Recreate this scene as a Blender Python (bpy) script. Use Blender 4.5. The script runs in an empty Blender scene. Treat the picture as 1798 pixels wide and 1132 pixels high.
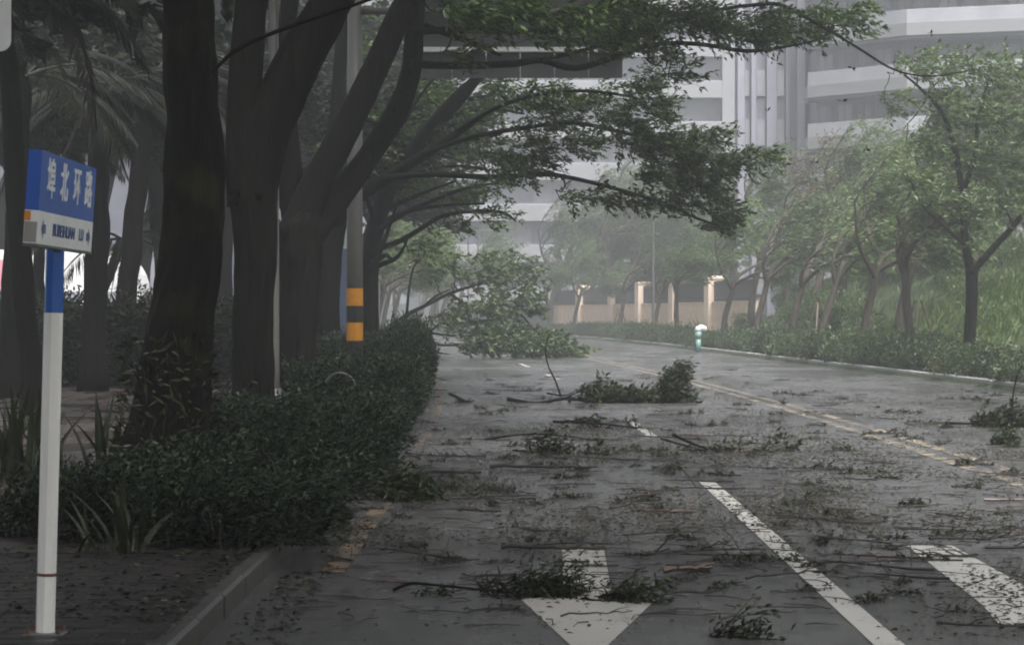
import bpy, math, random
import numpy as np
from mathutils import Vector, Matrix, noise
from math import radians as R, sin, cos, pi

S = bpy.context.scene
COL = S.collection
random.seed(7)
RNG = np.random.default_rng(7)

# ------------------------------------------------------------------ camera, sky, sun, exposure
CAM_Z, F, HX, HY = 1.6, 4500.0, 899.0, 552.0
cam = bpy.data.cameras.new('camera'); cam_o = bpy.data.objects.new('camera', cam); COL.objects.link(cam_o)
cam_o.location = (0, 0, CAM_Z); cam_o.rotation_euler = (R(90), 0, 0)
cam.sensor_width = 36; cam.lens = 36 * F / 1798; cam.shift_y = -14 / 1798
cam.clip_start = .1; cam.clip_end = 1500
cam.dof.use_dof = True; cam.dof.focus_distance = 42; cam.dof.aperture_fstop = 16
S.camera = cam_o

SUN_EL, SUN_AZ = 60, 150         # the pale side of the cloud: behind the photographer, to the right
W = bpy.data.worlds.new('World'); S.world = W; W.use_nodes = True
nt = W.node_tree; bg = nt.nodes['Background']
sky = nt.nodes.new('ShaderNodeTexSky'); sky.sky_type = 'NISHITA'; sky.sun_disc = False
sky.sun_elevation = R(SUN_EL); sky.sun_rotation = R(SUN_AZ); sky.dust_density = 6; sky.air_density = 1.0
hs = nt.nodes.new('ShaderNodeHueSaturation'); hs.inputs['Saturation'].default_value = .22
nt.links.new(sky.outputs[0], hs.inputs['Color']); nt.links.new(hs.outputs[0], bg.inputs[0])
bg.inputs[1].default_value = .05
sun = bpy.data.lights.new('sun', 'SUN'); sun.energy = 1.5; sun.angle = R(35); sun.color = (1, .985, .96)
sun_o = bpy.data.objects.new('sun', sun); COL.objects.link(sun_o)
sd = Vector((sin(R(SUN_AZ)) * cos(R(SUN_EL)), cos(R(SUN_AZ)) * cos(R(SUN_EL)), sin(R(SUN_EL))))
sun_o.rotation_euler = sd.to_track_quat('Z', 'Y').to_euler()
S.view_settings.view_transform = 'Standard'; S.view_settings.look = 'None'
S.view_settings.exposure = 2.3; S.view_settings.gamma = 1; S.view_settings.use_curve_mapping = False
S.cycles.use_denoising = True
S.cycles.max_bounces = 6; S.cycles.diffuse_bounces = 3; S.cycles.glossy_bounces = 3
S.cycles.transmission_bounces = 3; S.cycles.transparent_max_bounces = 4; S.cycles.volume_bounces = 2
S.cycles.filter_width = 1.9 if hasattr(S.cycles, 'filter_width') else 1.5
HAZE_DENSITY = .0028

# ------------------------------------------------------------------ small helpers
def P(px, py, d):
    """point seen at pixel (px, py) of the photograph at d metres"""
    return np.array(((px - HX) * d / F, d, CAM_Z + (HY - py) * d / F))
def G(px, py, z=0.0):
    """ground point at a pixel below the horizon"""
    d = (CAM_Z - z) * F / (py - HY)
    return np.array(((px - HX) * d / F, d, z))
CL = [(-60, 4.6), (-20, 4.75), (10, 4.9), (24, 4.95), (34, 4.95), (52, 4.6), (70, 3.95), (87, 3.15), (124, 1.75), (167, -.8),
      (190, -3.2), (220, -8), (260, -17), (320, -37), (420, -78)]
_cy = np.array([a for a, b in CL], float); _cx = np.array([b for a, b in CL], float)
def cx(y):
    y = float(y)                       # smoothed road axis
    return float(np.mean(np.interp([y - 9, y - 4, y, y + 4, y + 9], _cy, _cx)))
def sm(a, b, x):
    t = min(1, max(0, (x - a) / (b - a))); return t * t * (3 - 2 * t)
def ground_z(x, y):
    o = x - cx(y)
    z = -.06
    if o > 6.1:
        z = .10 + .12 * sm(7.2, 9, o)
        rise = 3.3 * (1 - .80 * sm(128, 150, y)) * sm(10, 30, y)
        z += rise * sm(8.8, 17, o) + 2.0 * sm(17, 34, o) * (1 - sm(128, 150, y))
    elif o < -6.5:
        z = -.06 + .14 * sm(-6.6, -7.4, o) + .5 * sm(-17, -24, o)
    return z

def zone(x, y):
    o_ = x - cx(y)
    a_ = 'by the left kerb' if o_ < -5.2 else 'in the near lane' if o_ < -3.2 else 'near the white lane line' if o_ < -2.9 else 'in the second lane' if o_ < -.4 else 'on the double centre line' if o_ < .4 else 'on the far carriageway'
    b_ = 'level with the white arrow' if y < 18 else 'between arrow and lane line start' if y < 25 else 'short of the largest branch' if y < 44 else 'beside the largest branch' if y < 52 else 'between largest branch and fallen tree'
    return a_ + ', ' + b_
def beside(y):
    return 'before the thickest trunk' if y < 21 else 'beside the thickest trunk' if y < 27 else 'beside the forked trunk' if y < 34 else 'near the steel hoop' if y < 41 else 'beside the two limbed leaning tree' if y < 48 else 'below the banded pole' if y < 56 else 'just past the banded pole' if y < 70 else 'near the fallen tree'
def facing(y):
    return 'at its right end' if y < 62 else 'by the stoutest verge tree' if y < 78 else 'facing the green bank' if y < 104 else 'by the small teal post' if y < 124 else 'before the cream wall' if y < 170 else 'at its far hazy end'
def link(o, parent=None):
    COL.objects.link(o)
    if parent is not None: o.parent = parent
    return o
def tag(o, label=None, cat=None, group=None, kind=None):
    if label: o['label'] = label
    if cat: o['category'] = cat
    if group: o['group'] = group
    if kind: o['kind'] = kind
    return o
def empty(name, loc, label, cat, group=None, rz=0):
    o = bpy.data.objects.new(name, None); link(o); o.location = loc; o.rotation_euler = (0, 0, rz)
    o.empty_display_size = .2
    return tag(o, label, cat, group)
def kids(o): return list(o.children)
def copy_tree(o, parent=None):
    c = o.copy(); COL.objects.link(c)
    if parent is not None:
        c.parent = parent
    for ch in kids(o): copy_tree(ch, c)
    return c

class MB:
    def __init__(s): s.v = []; s.f = []; s.m = []
    def add(s, vs, fs, m=0):
        b = len(s.v); s.v += [tuple(v) for v in vs]; s.f += [tuple(b + i for i in f) for f in fs]; s.m += [m] * len(fs)
    def box(s, x0, x1, y0, y1, z0, z1, m=0):
        s.add([(x0,y0,z0),(x1,y0,z0),(x1,y1,z0),(x0,y1,z0),(x0,y0,z1),(x1,y0,z1),(x1,y1,z1),(x0,y1,z1)],
              [(0,3,2,1),(4,5,6,7),(0,1,5,4),(1,2,6,5),(2,3,7,6),(3,0,4,7)], m)
    def cbox(s, c, sx, sy, sz, m=0):
        s.box(c[0]-sx/2, c[0]+sx/2, c[1]-sy/2, c[1]+sy/2, c[2]-sz/2, c[2]+sz/2, m)
    def bbox(s, x0, x1, y0, y1, z0, z1, b=.01, m=0):
        """box with chamfered top edges and corners"""
        s.add([(x0,y0,z0),(x1,y0,z0),(x1,y1,z0),(x0,y1,z0),(x0,y0,z1-b),(x1,y0,z1-b),(x1,y1,z1-b),(x0,y1,z1-b),
               (x0+b,y0+b,z1),(x1-b,y0+b,z1),(x1-b,y1-b,z1),(x0+b,y1-b,z1)],
              [(0,3,2,1),(0,1,5,4),(1,2,6,5),(2,3,7,6),(3,0,4,7),(4,5,9,8),(5,6,10,9),(6,7,11,10),(7,4,8,11),(8,9,10,11)], m)
    def tube(s, pts, rad, n=6, m=0, cap=True, rough=0, fr=3.0):
        pts = [np.asarray(p, float) for p in pts]
        b = len(s.v); k = len(pts)
        up = None
        for i, p in enumerate(pts):
            t = pts[min(i+1, k-1)] - pts[max(i-1, 0)]
            t = t / (np.linalg.norm(t) + 1e-9)
            if up is None:
                up = np.array((0, 0, 1.0)) if abs(t[2]) < .9 else np.array((0, 1.0, 0))
            u = np.cross(t, up); u /= np.linalg.norm(u) + 1e-9
            w = np.cross(u, t); up = w
            r = rad[i] if hasattr(rad, '__len__') else rad
            for j in range(n):
                a = 2 * pi * j / n; rr = r
                if rough:
                    q = (p[0] + cos(a) * r, p[1] + sin(a) * r, p[2] * .35)
                    rr = r * (1 + (.045 if rough >= .12 else .02 if rough > .05 else 0) * noise.noise(Vector((cos(a) * 5.5 + p[0], sin(a) * 5.5 + p[1], p[2] * 1.3))) + rough * (noise.noise(Vector(q) * fr) + .6 * noise.noise(Vector((q[0] * 3, q[1] * 3, p[2])) * fr)))
                s.v.append(tuple(p + (u * cos(a) + w * sin(a)) * rr))
        for i in range(k - 1):
            for j in range(n):
                j2 = (j + 1) % n
                s.f.append((b+i*n+j, b+i*n+j2, b+(i+1)*n+j2, b+(i+1)*n+j)); s.m.append(m)
        if cap:
            s.f.append(tuple(b + j for j in reversed(range(n)))); s.m.append(m)
            s.f.append(tuple(b + (k-1)*n + j for j in range(n))); s.m.append(m)
    def mesh(s, name, mats, smooth=False):
        me = bpy.data.meshes.new(name); me.from_pydata(s.v, [], s.f)
        for mt in (mats if isinstance(mats, (list, tuple)) else [mats]): me.materials.append(mt)
        if max(s.m, default=0): me.polygons.foreach_set('material_index', s.m)
        if smooth: me.polygons.foreach_set('use_smooth', [True] * len(s.f))
        me.update(); return me
    def obj(s, name, mats, parent=None, smooth=False, loc=None):
        o = bpy.data.objects.new(name, s.mesh(name, mats, smooth)); link(o, parent)
        if loc is not None: o.location = loc
        return o

def nrm(a):
    a = np.asarray(a, float); return a / (np.linalg.norm(a, axis=-1, keepdims=True) + 1e-9)
class Leaves:
    """many leaves gathered as folded four point blades"""
    def __init__(s): s.p = []; s.d = []; s.n = []; s.l = []; s.w = []
    def add(s, p, d, n, l, w):
        s.p.append(np.atleast_2d(p)); s.d.append(np.atleast_2d(d)); s.n.append(np.atleast_2d(n)); s.l.append(np.atleast_1d(l)); s.w.append(np.atleast_1d(w))
    def count(s): return sum(len(x) for x in s.p)
    def mesh(s, name, mat):
        p, d, n, l, w = (np.concatenate(x) for x in (s.p, s.d, s.n, s.l, s.w))
        d = nrm(d); side = nrm(np.cross(d, n)); n = np.cross(side, d)
        N = len(p); l = l[:, None]; w = w[:, None]
        v = np.empty((N, 4, 3))
        v[:, 0] = p
        v[:, 1] = p + d * l * .45 + side * w * .5 + n * w * .18
        v[:, 2] = p + d * l - n * l * .10
        v[:, 3] = p + d * l * .45 - side * w * .5 + n * w * .18
        me = bpy.data.meshes.new(name)
        me.vertices.add(4 * N); me.vertices.foreach_set('co', v.reshape(-1))
        me.loops.add(4 * N); me.loops.foreach_set('vertex_index', np.arange(4 * N, dtype=np.int32))
        me.polygons.add(N); me.polygons.foreach_set('loop_start', np.arange(0, 4 * N, 4, dtype=np.int32))
        try: me.polygons.foreach_set('loop_total', np.full(N, 4, dtype=np.int32))
        except Exception: pass
        me.materials.append(mat); me.update(calc_edges=True); me.validate()
        return me
    def obj(s, name, mat, parent=None):
        o = bpy.data.objects.new(name, s.mesh(name, mat)); link(o, parent); return o

# ------------------------------------------------------------------ materials
def newmat(name):
    m = bpy.data.materials.new(name); m.use_nodes = True
    t = m.node_tree; return m, t, t.nodes['Principled BSDF']
def ramp(t, src, stops):
    r = t.nodes.new('ShaderNodeValToRGB'); e = r.color_ramp.elements
    while len(e) < len(stops): e.new(.5)
    for i, (pos, c) in enumerate(stops):
        e[i].position = pos; e[i].color = (*c, 1) if hasattr(c, '__len__') else (c, c, c, 1)
    t.links.new(src, r.inputs[0]); return r.outputs[0]
def tex(t, scale=5, detail=6, rough=.6, coord='Object', stretch=None, kind='noise'):
    c = t.nodes.new('ShaderNodeTexCoord'); out = c.outputs[coord]
    if stretch:
        mp = t.nodes.new('ShaderNodeMapping'); mp.inputs['Scale'].default_value = stretch
        t.links.new(out, mp.inputs[0]); out = mp.outputs[0]
    n = t.nodes.new('ShaderNodeTexNoise' if kind == 'noise' else 'ShaderNodeTexVoronoi')
    n.inputs['Scale'].default_value = scale
    if kind == 'noise': n.inputs['Detail'].default_value = detail; n.inputs['Roughness'].default_value = rough
    t.links.new(out, n.inputs['Vector']); return n.outputs['Fac' if kind == 'noise' else 'Distance']
def bump(t, b, src, dist, strength=1.0):
    bp = t.nodes.new('ShaderNodeBump'); bp.inputs['Strength'].default_value = strength; bp.inputs['Distance'].default_value = dist
    t.links.new(src, bp.inputs['Height']); t.links.new(bp.outputs[0], b.inputs['Normal'])
def mixc(t, fac, a, b):
    m = t.nodes.new('ShaderNodeMix'); m.data_type = 'RGBA'
    for s, v in ((0, fac), (6, a), (7, b)):
        if hasattr(v, 'links'): t.links.new(v, m.inputs[s])
        elif hasattr(v, '__len__'): m.inputs[s].default_value = (*v, 1)
        else: m.inputs[s].default_value = v
    return m.outputs[2]
def plain(name, col, rough=.5, var=.25, scale=4, bmp=0, bscale=60, metal=0, stretch=None):
    m, t, b = newmat(name)
    lo = tuple(c * (1 - var) for c in col); hi = tuple(min(1, c * (1 + var)) for c in col)
    t.links.new(ramp(t, tex(t, scale, stretch=stretch), [(.3, lo), (.7, hi)]), b.inputs['Base Color'])
    b.inputs['Roughness'].default_value = rough; b.inputs['Metallic'].default_value = metal
    if bmp: bump(t, b, tex(t, bscale, 4), bmp)
    return m
def leafmat(name, c1, c2, c3=None, rough=.42, trans=.28, spec=.4):
    m, t, b = newmat(name)
    g = t.nodes.new('ShaderNodeNewGeometry')
    stops = [(0, c1), (.7, c2)] + ([(1, c3)] if c3 else [])
    col = ramp(t, g.outputs['Random Per Island'], stops)
    oi = t.nodes.new('ShaderNodeObjectInfo'); mr = t.nodes.new('ShaderNodeMapRange'); mr.inputs[3].default_value = .68; mr.inputs[4].default_value = 1.38
    hv_ = t.nodes.new('ShaderNodeHueSaturation'); t.links.new(oi.outputs['Random'], mr.inputs[0]); t.links.new(mr.outputs[0], hv_.inputs['Value']); t.links.new(col, hv_.inputs['Color']); col = hv_.outputs[0]
    t.links.new(col, b.inputs['Base Color']); b.inputs['Roughness'].default_value = rough
    b.inputs['Specular IOR Level'].default_value = spec
    tr = t.nodes.new('ShaderNodeBsdfTranslucent'); t.links.new(col, tr.inputs[0])
    mx = t.nodes.new('ShaderNodeMixShader'); mx.inputs[0].default_value = trans
    t.links.new(b.outputs[0], mx.inputs[1]); t.links.new(tr.outputs[0], mx.inputs[2])
    t.links.new(mx.outputs[0], t.nodes['Material Output'].inputs[0])
    return m
def barkmat(name, c1, c2, moss=None, bd=.02):
    m, t, b = newmat(name)
    n1 = tex(t, 13, 9, .72, stretch=(1, 1, .16)); n2 = tex(t, 2.2, 4)
    col = ramp(t, n1, [(.35, c1), (.7, c2)])
    if moss: col = mixc(t, ramp(t, n2, [(.5, 0.0), (.68, .75)]), col, moss)
    t.links.new(col, b.inputs['Base Color'])
    b.inputs['Roughness'].default_value = .75; b.inputs['Specular IOR Level'].default_value = .06
    bump(t, b, n1, bd, 1)
    return m
M = {}
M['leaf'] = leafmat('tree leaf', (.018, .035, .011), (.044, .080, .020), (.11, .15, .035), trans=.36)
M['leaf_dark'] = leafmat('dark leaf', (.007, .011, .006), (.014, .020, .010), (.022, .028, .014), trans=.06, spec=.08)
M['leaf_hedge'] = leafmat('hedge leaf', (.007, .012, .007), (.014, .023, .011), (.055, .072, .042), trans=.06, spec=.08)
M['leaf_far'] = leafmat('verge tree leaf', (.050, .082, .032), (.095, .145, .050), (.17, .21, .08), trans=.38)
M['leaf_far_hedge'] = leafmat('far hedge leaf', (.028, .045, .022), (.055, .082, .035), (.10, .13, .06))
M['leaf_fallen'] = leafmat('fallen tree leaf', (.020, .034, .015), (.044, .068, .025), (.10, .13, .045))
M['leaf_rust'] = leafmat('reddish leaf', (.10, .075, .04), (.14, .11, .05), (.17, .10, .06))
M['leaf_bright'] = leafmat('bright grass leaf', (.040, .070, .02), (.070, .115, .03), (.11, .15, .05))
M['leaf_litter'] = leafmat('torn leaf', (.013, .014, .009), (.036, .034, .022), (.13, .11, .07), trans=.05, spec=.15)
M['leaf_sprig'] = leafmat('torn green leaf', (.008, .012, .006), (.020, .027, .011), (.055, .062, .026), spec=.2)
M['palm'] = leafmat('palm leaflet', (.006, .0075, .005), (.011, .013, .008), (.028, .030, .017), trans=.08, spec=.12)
M['strap'] = leafmat('strap leaf', (.010, .014, .007), (.022, .028, .011), (.07, .07, .025), trans=.15, spec=.3)
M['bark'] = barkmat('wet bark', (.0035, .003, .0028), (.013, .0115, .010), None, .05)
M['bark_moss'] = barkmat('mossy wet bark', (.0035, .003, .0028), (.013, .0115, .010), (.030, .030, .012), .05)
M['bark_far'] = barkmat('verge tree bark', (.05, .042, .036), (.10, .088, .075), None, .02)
M['twig'] = plain('wet twig', (.016, .013, .010), .7, .4, 20)
M['twig_red'] = plain('torn reddish wood', (.055, .028, .02), .5, .35, 20)

def road_material():
    m, t, b = newmat('wet asphalt')
    n_big = tex(t, .35, 5, .6, 'Object', (1, .35, 1)); n_mid = tex(t, 5, 6, .65); n_fine = tex(t, 95, 3, .7)
    col = mixc(t, n_fine, (.034, .034, .035), (.105, .104, .104))
    n_trk = tex(t, 1.0, 4, .6, 'Object', (1.6, .035, 1)); n_pat = tex(t, .8, 3, .5)
    col = mixc(t, ramp(t, n_trk, [(.38, .0), (.66, .55)]), col, (.022, .022, .024)); col = mixc(t, ramp(t, n_pat, [(.56, .0), (.64, .25)]), col, (.11, .108, .105))
    col = mixc(t, ramp(t, n_mid, [(.35, 0.0), (.75, .6)]), col, (.10, .096, .092))
    t.links.new(col, b.inputs['Base Color'])
    rg = t.nodes.new('ShaderNodeMath'); rg.operation = 'ADD'
    t.links.new(ramp(t, n_big, [(.44, .03), (.56, .24)]), rg.inputs[0]); t.links.new(ramp(t, n_mid, [(.3, .0), (.8, .16)]), rg.inputs[1])
    t.links.new(rg.outputs[0], b.inputs['Roughness'])
    rip = tex(t, 6.5, 8, .78, 'Object', (1, 1, 1))
    add = t.nodes.new('ShaderNodeMath'); add.operation = 'MULTIPLY_ADD'; add.inputs[1].default_value = .10
    t.links.new(n_fine, add.inputs[0]); t.links.new(rip, add.inputs[2])
    bump(t, b, add.outputs[0], .030, .8)
    b.inputs['IOR'].default_value = 1.5
    return m
M['road'] = road_material()
def paint_material(name, col, lo):
    m, t, b = newmat(name)
    w1 = tex(t, 26, 5, .75); w2 = tex(t, 2.3, 4, .6)
    mul = t.nodes.new('ShaderNodeMath'); mul.operation = 'ADD'
    t.links.new(w1, mul.inputs[0]); t.links.new(w2, mul.inputs[1])
    f = ramp(t, mul.outputs[0], [(.0, 0.0), (.86, 0.0), (1.0, 1.0)])
    r = t.nodes.new('ShaderNodeMapRange'); r.inputs[1].default_value = lo; r.inputs[2].default_value = lo + .16
    t.links.new(mul.outputs[0], r.inputs[0])
    base = mixc(t, tex(t, 60, 3), tuple(c * .8 for c in col), col)
    t.links.new(mixc(t, r.outputs[0], (.04, .04, .038), base), b.inputs['Base Color'])
    b.inputs['Roughness'].default_value = .35
    bump(t, b, w1, .003, .6)
    return m
M['white_line'] = paint_material('worn white road paint', (.42, .405, .38), .73)
M['yellow_line'] = paint_material('worn yellow road paint', (.32, .255, .18), .95)
M['edge_line'] = paint_material('worn ochre edge paint', (.24, .16, .10), .96)
M['edge_faint'] = paint_material('nearly gone edge paint', (.22, .13, .075), 1.02)
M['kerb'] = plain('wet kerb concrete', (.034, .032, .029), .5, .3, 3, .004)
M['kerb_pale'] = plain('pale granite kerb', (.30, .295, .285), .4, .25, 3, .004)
def paver_material():
    m, t, b = newmat('wet paving')
    oi = t.nodes.new('ShaderNodeObjectInfo')
    c = ramp(t, oi.outputs['Random'], [(0, (.016, .015, .015)), (.5, (.026, .023, .023)), (1, (.038, .029, .025))])
    t.links.new(mixc(t, tex(t, 30, 4), c, (.02, .019, .019)), b.inputs['Base Color'])
    t.links.new(ramp(t, tex(t, 3, 3), [(.35, .3), (.65, .6)]), b.inputs['Roughness']); b.inputs['Specular IOR Level'].default_value = .12
    bump(t, b, tex(t, 120, 3), .002)
    return m
M['paver'] = paver_material()
def plaza_material():
    m, t, b = newmat('wet reddish paving')
    c = t.nodes.new('ShaderNodeTexCoord'); br = t.nodes.new('ShaderNodeTexBrick')
    br.inputs['Scale'].default_value = 1.0; br.inputs['Brick Width'].default_value = .4; br.inputs['Row Height'].default_value = .2
    br.inputs['Mortar Size'].default_value = .012
    br.inputs['Color1'].default_value = (.055, .042, .038, 1); br.inputs['Color2'].default_value = (.07, .052, .046, 1); br.inputs['Mortar'].default_value = (.03, .027, .025, 1)
    t.links.new(c.outputs['Object'], br.inputs['Vector'])
    t.links.new(mixc(t, ramp(t, tex(t, 1.4, 6), [(.35, 0.0), (.7, .7)]), br.outputs['Color'], (.05, .042, .036)), b.inputs['Base Color'])
    t.links.new(ramp(t, tex(t, .9, 4, .6, 'Object', (1, .5, 1)), [(.4, .14), (.62, .5)]), b.inputs['Roughness'])
    inv = t.nodes.new('ShaderNodeMath'); inv.operation = 'SUBTRACT'; inv.inputs[0].default_value = 1
    t.links.new(br.outputs['Fac'], inv.inputs[1])
    rp = t.nodes.new('ShaderNodeMath'); rp.operation = 'MULTIPLY_ADD'; rp.inputs[1].default_value = 1.2
    t.links.new(tex(t, 8, 3, .5, 'Object', (.8, 1.5, 1)), rp.inputs[0]); t.links.new(inv.outputs[0], rp.inputs[2])
    bump(t, b, rp.outputs[0], .010, .8)
    return m
M['plaza'] = plaza_material()
M['soil'] = plain('wet soil', (.022, .017, .013), .6, .5, 12, .03, 14)
def ground_material():
    m, t, b = newmat('verge earth and turf')
    n = tex(t, 1.3, 7, .65)
    t.links.new(ramp(t, n, [(.3, (.030, .028, .018)), (.5, (.035, .055, .018)), (.75, (.060, .095, .030))]), b.inputs['Base Color'])
    b.inputs['Roughness'].default_value = .8; bump(t, b, tex(t, 14, 5), .06)
    return m
M['ground'] = ground_material()
M['white_pole'] = plain('white painted steel', (.70, .69, .67), .35, .08, 5)
M['blue'] = plain('blue painted steel', (.010, .085, .36), .3, .12, 6)
M['sign_blue'] = plain('blue sign sheet', (.012, .085, .42), .35, .10, 4)
M['sign_white'] = plain('white sign sheet', (.74, .74, .74), .4, .10, 5)
M['sign_letter'] = plain('white lettering', (.78, .80, .82), .4, .05, 5)
M['sign_dark'] = plain('blue lettering', (.03, .07, .22), .4, .05, 5)
M['orange'] = plain('orange strip', (.55, .22, .02), .4, .1, 6)
M['rust'] = plain('rust', (.11, .052, .028), .8, .4, 30)
M['grey_steel'] = plain('galvanised steel', (.11, .11, .107), .45, .18, 3, metal=.3)
M['pole_grey'] = plain('grey painted pole', (.095, .092, .085), .45, .15, 3)
M['dark_steel'] = plain('dark sign back', (.075, .075, .08), .5, .2, 2)
M['rail'] = plain('pale aluminium rail', (.62, .62, .62), .4, .1, 3)
M['band_yellow'] = plain('yellow reflective band', (.62, .25, .012), .35, .10, 8)
M['band_black'] = plain('black band', (.018, .018, .02), .4, .2, 8)
M['stainless'] = plain('stainless tube', (.07, .07, .07), .4, .2, 6, metal=.5)
M['wall_cream'] = plain('cream render', (.74, .55, .43), .7, .12, 1.2, .004, 30)
M['wall_pale'] = plain('pale cream pillar', (.80, .64, .52), .7, .10, 1.5, .004, 30)
M['iron'] = plain('dark iron', (.02, .02, .022), .5, .2, 5)
M['white_wall'] = plain('white facade', (.30, .30, .315), .6, .06, .4)
M['grey_wall'] = plain('grey facade', (.34, .34, .40), .6, .10, .5)
M['grey_wall2'] = plain('darker grey facade', (.26, .26, .31), .6, .10, .5)
M['slate_wall'] = plain('slate grey facade', (.12, .125, .14), .6, .1, .5)
def glassmat(name, c1, c2):
    m, t, b = newmat(name)
    t.links.new(ramp(t, tex(t, .6, 4), [(.3, c1), (.7, c2)]), b.inputs['Base Color'])
    b.inputs['Roughness'].default_value = .12; b.inputs['Specular IOR Level'].default_value = .6
    return m
M['glass'] = glassmat('window glass', (.24, .245, .29), (.32, .325, .37))
M['glass_pale'] = glassmat('pale window glass', (.36, .365, .40), (.46, .465, .50))
M['glass_mid'] = glassmat('half curtained window glass', (.30, .30, .33), (.40, .40, .43))
M['glass_dark'] = glassmat('dark window glass', (.16, .165, .20), (.22, .225, .27))
M['brick_red'] = plain('dull red roof', (.16, .055, .04), .6, .25, 3)
M['van_white'] = plain('white vehicle paint', (.78, .77, .78), .25, .03, 2)
M['van_pink'] = plain('pink vehicle stripe', (.55, .25, .30), .3, .12, 2)
M['tyre'] = plain('tyre rubber', (.02, .02, .02), .7, .2, 8)
M['teal'] = plain('teal painted post', (.17, .30, .27), .4, .1, 5)
M['stake'] = plain('timber stake', (.13, .10, .075), .7, .25, 6)
M['concrete'] = plain('concrete', (.28, .27, .26), .7, .15, 2)

# ------------------------------------------------------------------ ground, road, paving
def sheet(name, ys, xl, xr, z, mat, zf=None, parent=None):
    mb = MB(); vs = []
    for y in ys: vs += [(xl(y), y, zf(xl(y), y) if zf else z), (xr(y), y, zf(xr(y), y) if zf else z)]
    mb.add(vs, [(2*i, 2*i+1, 2*i+3, 2*i+2) for i in range(len(ys) - 1)])
    return mb.obj(name, mat, parent)
def grid_ground():
    ys = list(np.arange(-24, 200, 3.0)) + list(np.arange(200, 401, 8.0))
    offs = [-62, -50, -40, -32, -24, -18, -14, -10, -8, -7.5, -7, -6.6, 6.0, 6.13, 6.4, 7.2, 8, 9, 10, 11, 12, 13, 14, 15.5, 17, 20, 24, 30, 38, 48, 60]
    mb = MB(); n = len(offs)
    mb.v = []
    for y in ys:
        for o in offs:
            x = cx(y) + o
            z = ground_z(x, y)
            if o > 9 or o < -17: z += .18 * noise.noise(Vector((x * .35, y * .35, 0)))
            mb.v.append((x, y, z))
    for i in range(len(ys) - 1):
        for j in range(n - 1):
            mb.f.append((i*n+j, i*n+j+1, (i+1)*n+j+1, (i+1)*n+j)); mb.m.append(0)
    return tag(mb.obj('ground', M['ground'], smooth=True), kind='structure')
grid_ground()
ys_road = list(np.arange(-22, 395, 2.0))
tag(sheet('road', ys_road, lambda y: cx(y) - 6.45, lambda y: cx(y) + 6.12, 0, M['road']), kind='structure')
side = tag(sheet('sidewalk', list(np.arange(-22, 105, 2.0)), lambda y: cx(y) - 16.5, lambda y: cx(y) - 6.56, .11, M['plaza']), kind='structure')
tag(sheet('planting_bed', list(np.arange(15.8, 100, 2.0)), lambda y: cx(y) - 8.75, lambda y: cx(y) - 6.56, .135, M['soil']), kind='structure')
# pavers laid on the near end of the sidewalk: one object each
pv = tag(bpy.data.objects.new('paved_corner', None), kind='structure'); link(pv)
mp_ = MB(); mp_.bbox(-.147, .147, -.097, .097, 0, .022, .006); pm = mp_.mesh('paver', M['paver'])
k = 0
for j in range(24):
    for i in range(8):
        x = -1.745 - i * .30 - (.15 if j % 2 else 0); y = 11.3 + j * .2
        if x < -3.75 or y > 15.75: continue
        if j % 2 and i == 0:
            o = bpy.data.objects.new('paver', pm); link(o, pv); o.location = (x + .225, y, .112); o.scale = (.5, 1, 1); k += 1
        if len([1]) and k < 290:
            o = bpy.data.objects.new('paver', pm); link(o, pv)
            o.location = (x, y, .112 + random.uniform(-.003, .003)); o.rotation_euler = (random.gauss(0, .008), random.gauss(0, .008), random.gauss(0, .006)); k += 1
# kerbs: one stone after another
def kerb(name, off, y0, y1, w, h, mat, step=1.0):
    root = tag(bpy.data.objects.new(name, None), kind='structure'); link(root)
    mb = MB(); mb.bbox(-w/2, w/2, -step/2 + .008, step/2 - .008, -.05, h, .018); me = mb.mesh('kerbstone', mat)
    y = y0
    while y < y1:
        o = bpy.data.objects.new('kerbstone', me); link(o, root)
        o.location = (cx(y) + off + random.uniform(-.006, .006), y, random.uniform(-.006, .006))
        o.rotation_euler = (0, 0, -math.atan2(cx(y + .5) - cx(y - .5), 1)); y += step
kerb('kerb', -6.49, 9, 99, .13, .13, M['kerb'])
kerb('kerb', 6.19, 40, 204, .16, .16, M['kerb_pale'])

# painted markings, 4 mm sheets
def stripe(name, off, w, y0, y1, mat, z=.004):
    ys = list(np.arange(y0, y1, 1.5)) + [y1]
    return tag(sheet(name, ys, lambda y: cx(y) + off - w/2, lambda y: cx(y) + off + w/2, z, mat), kind='structure')
stripe('edge_line', -6.03, .15, 15.9, 22, M['edge_line'])
stripe('edge_line', -6.03, .14, 22, 100, M['edge_faint'])
stripe('lane_line', -3.08, .15, 6, 24.6, M['white_line'])
for a in (33.5, 48, 63, 78, 93): stripe('lane_line', -3.06, .13, a, a + 5.5, M['white_line'])
stripe('centre_line', -.17, .16, 4, 200, M['yellow_line'])
stripe('centre_line', .17, .16, 4, 200, M['yellow_line'])
def flat(name, pts, mat, z=.004):
    mb = MB(); mb.add([(p[0], p[1], z) for p in pts], [tuple(range(len(pts)))]); return tag(mb.obj(name, mat), kind='structure')
ag = lambda px, py: G(px, py)
flat('lane_arrow', [ag(1035, 1164), ag(1152, 1052), ag(1076, 1050), ag(1060, 962), ag(986, 962), ag(991, 1048), ag(912, 1050)][::-1], M['white_line'])
flat('lane_arrow', [ag(1592, 958), ag(1672, 958), ag(1835, 1048), ag(1835, 1104), ag(1752, 1094), ag(1725, 1062)][::-1], M['white_line'])

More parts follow.
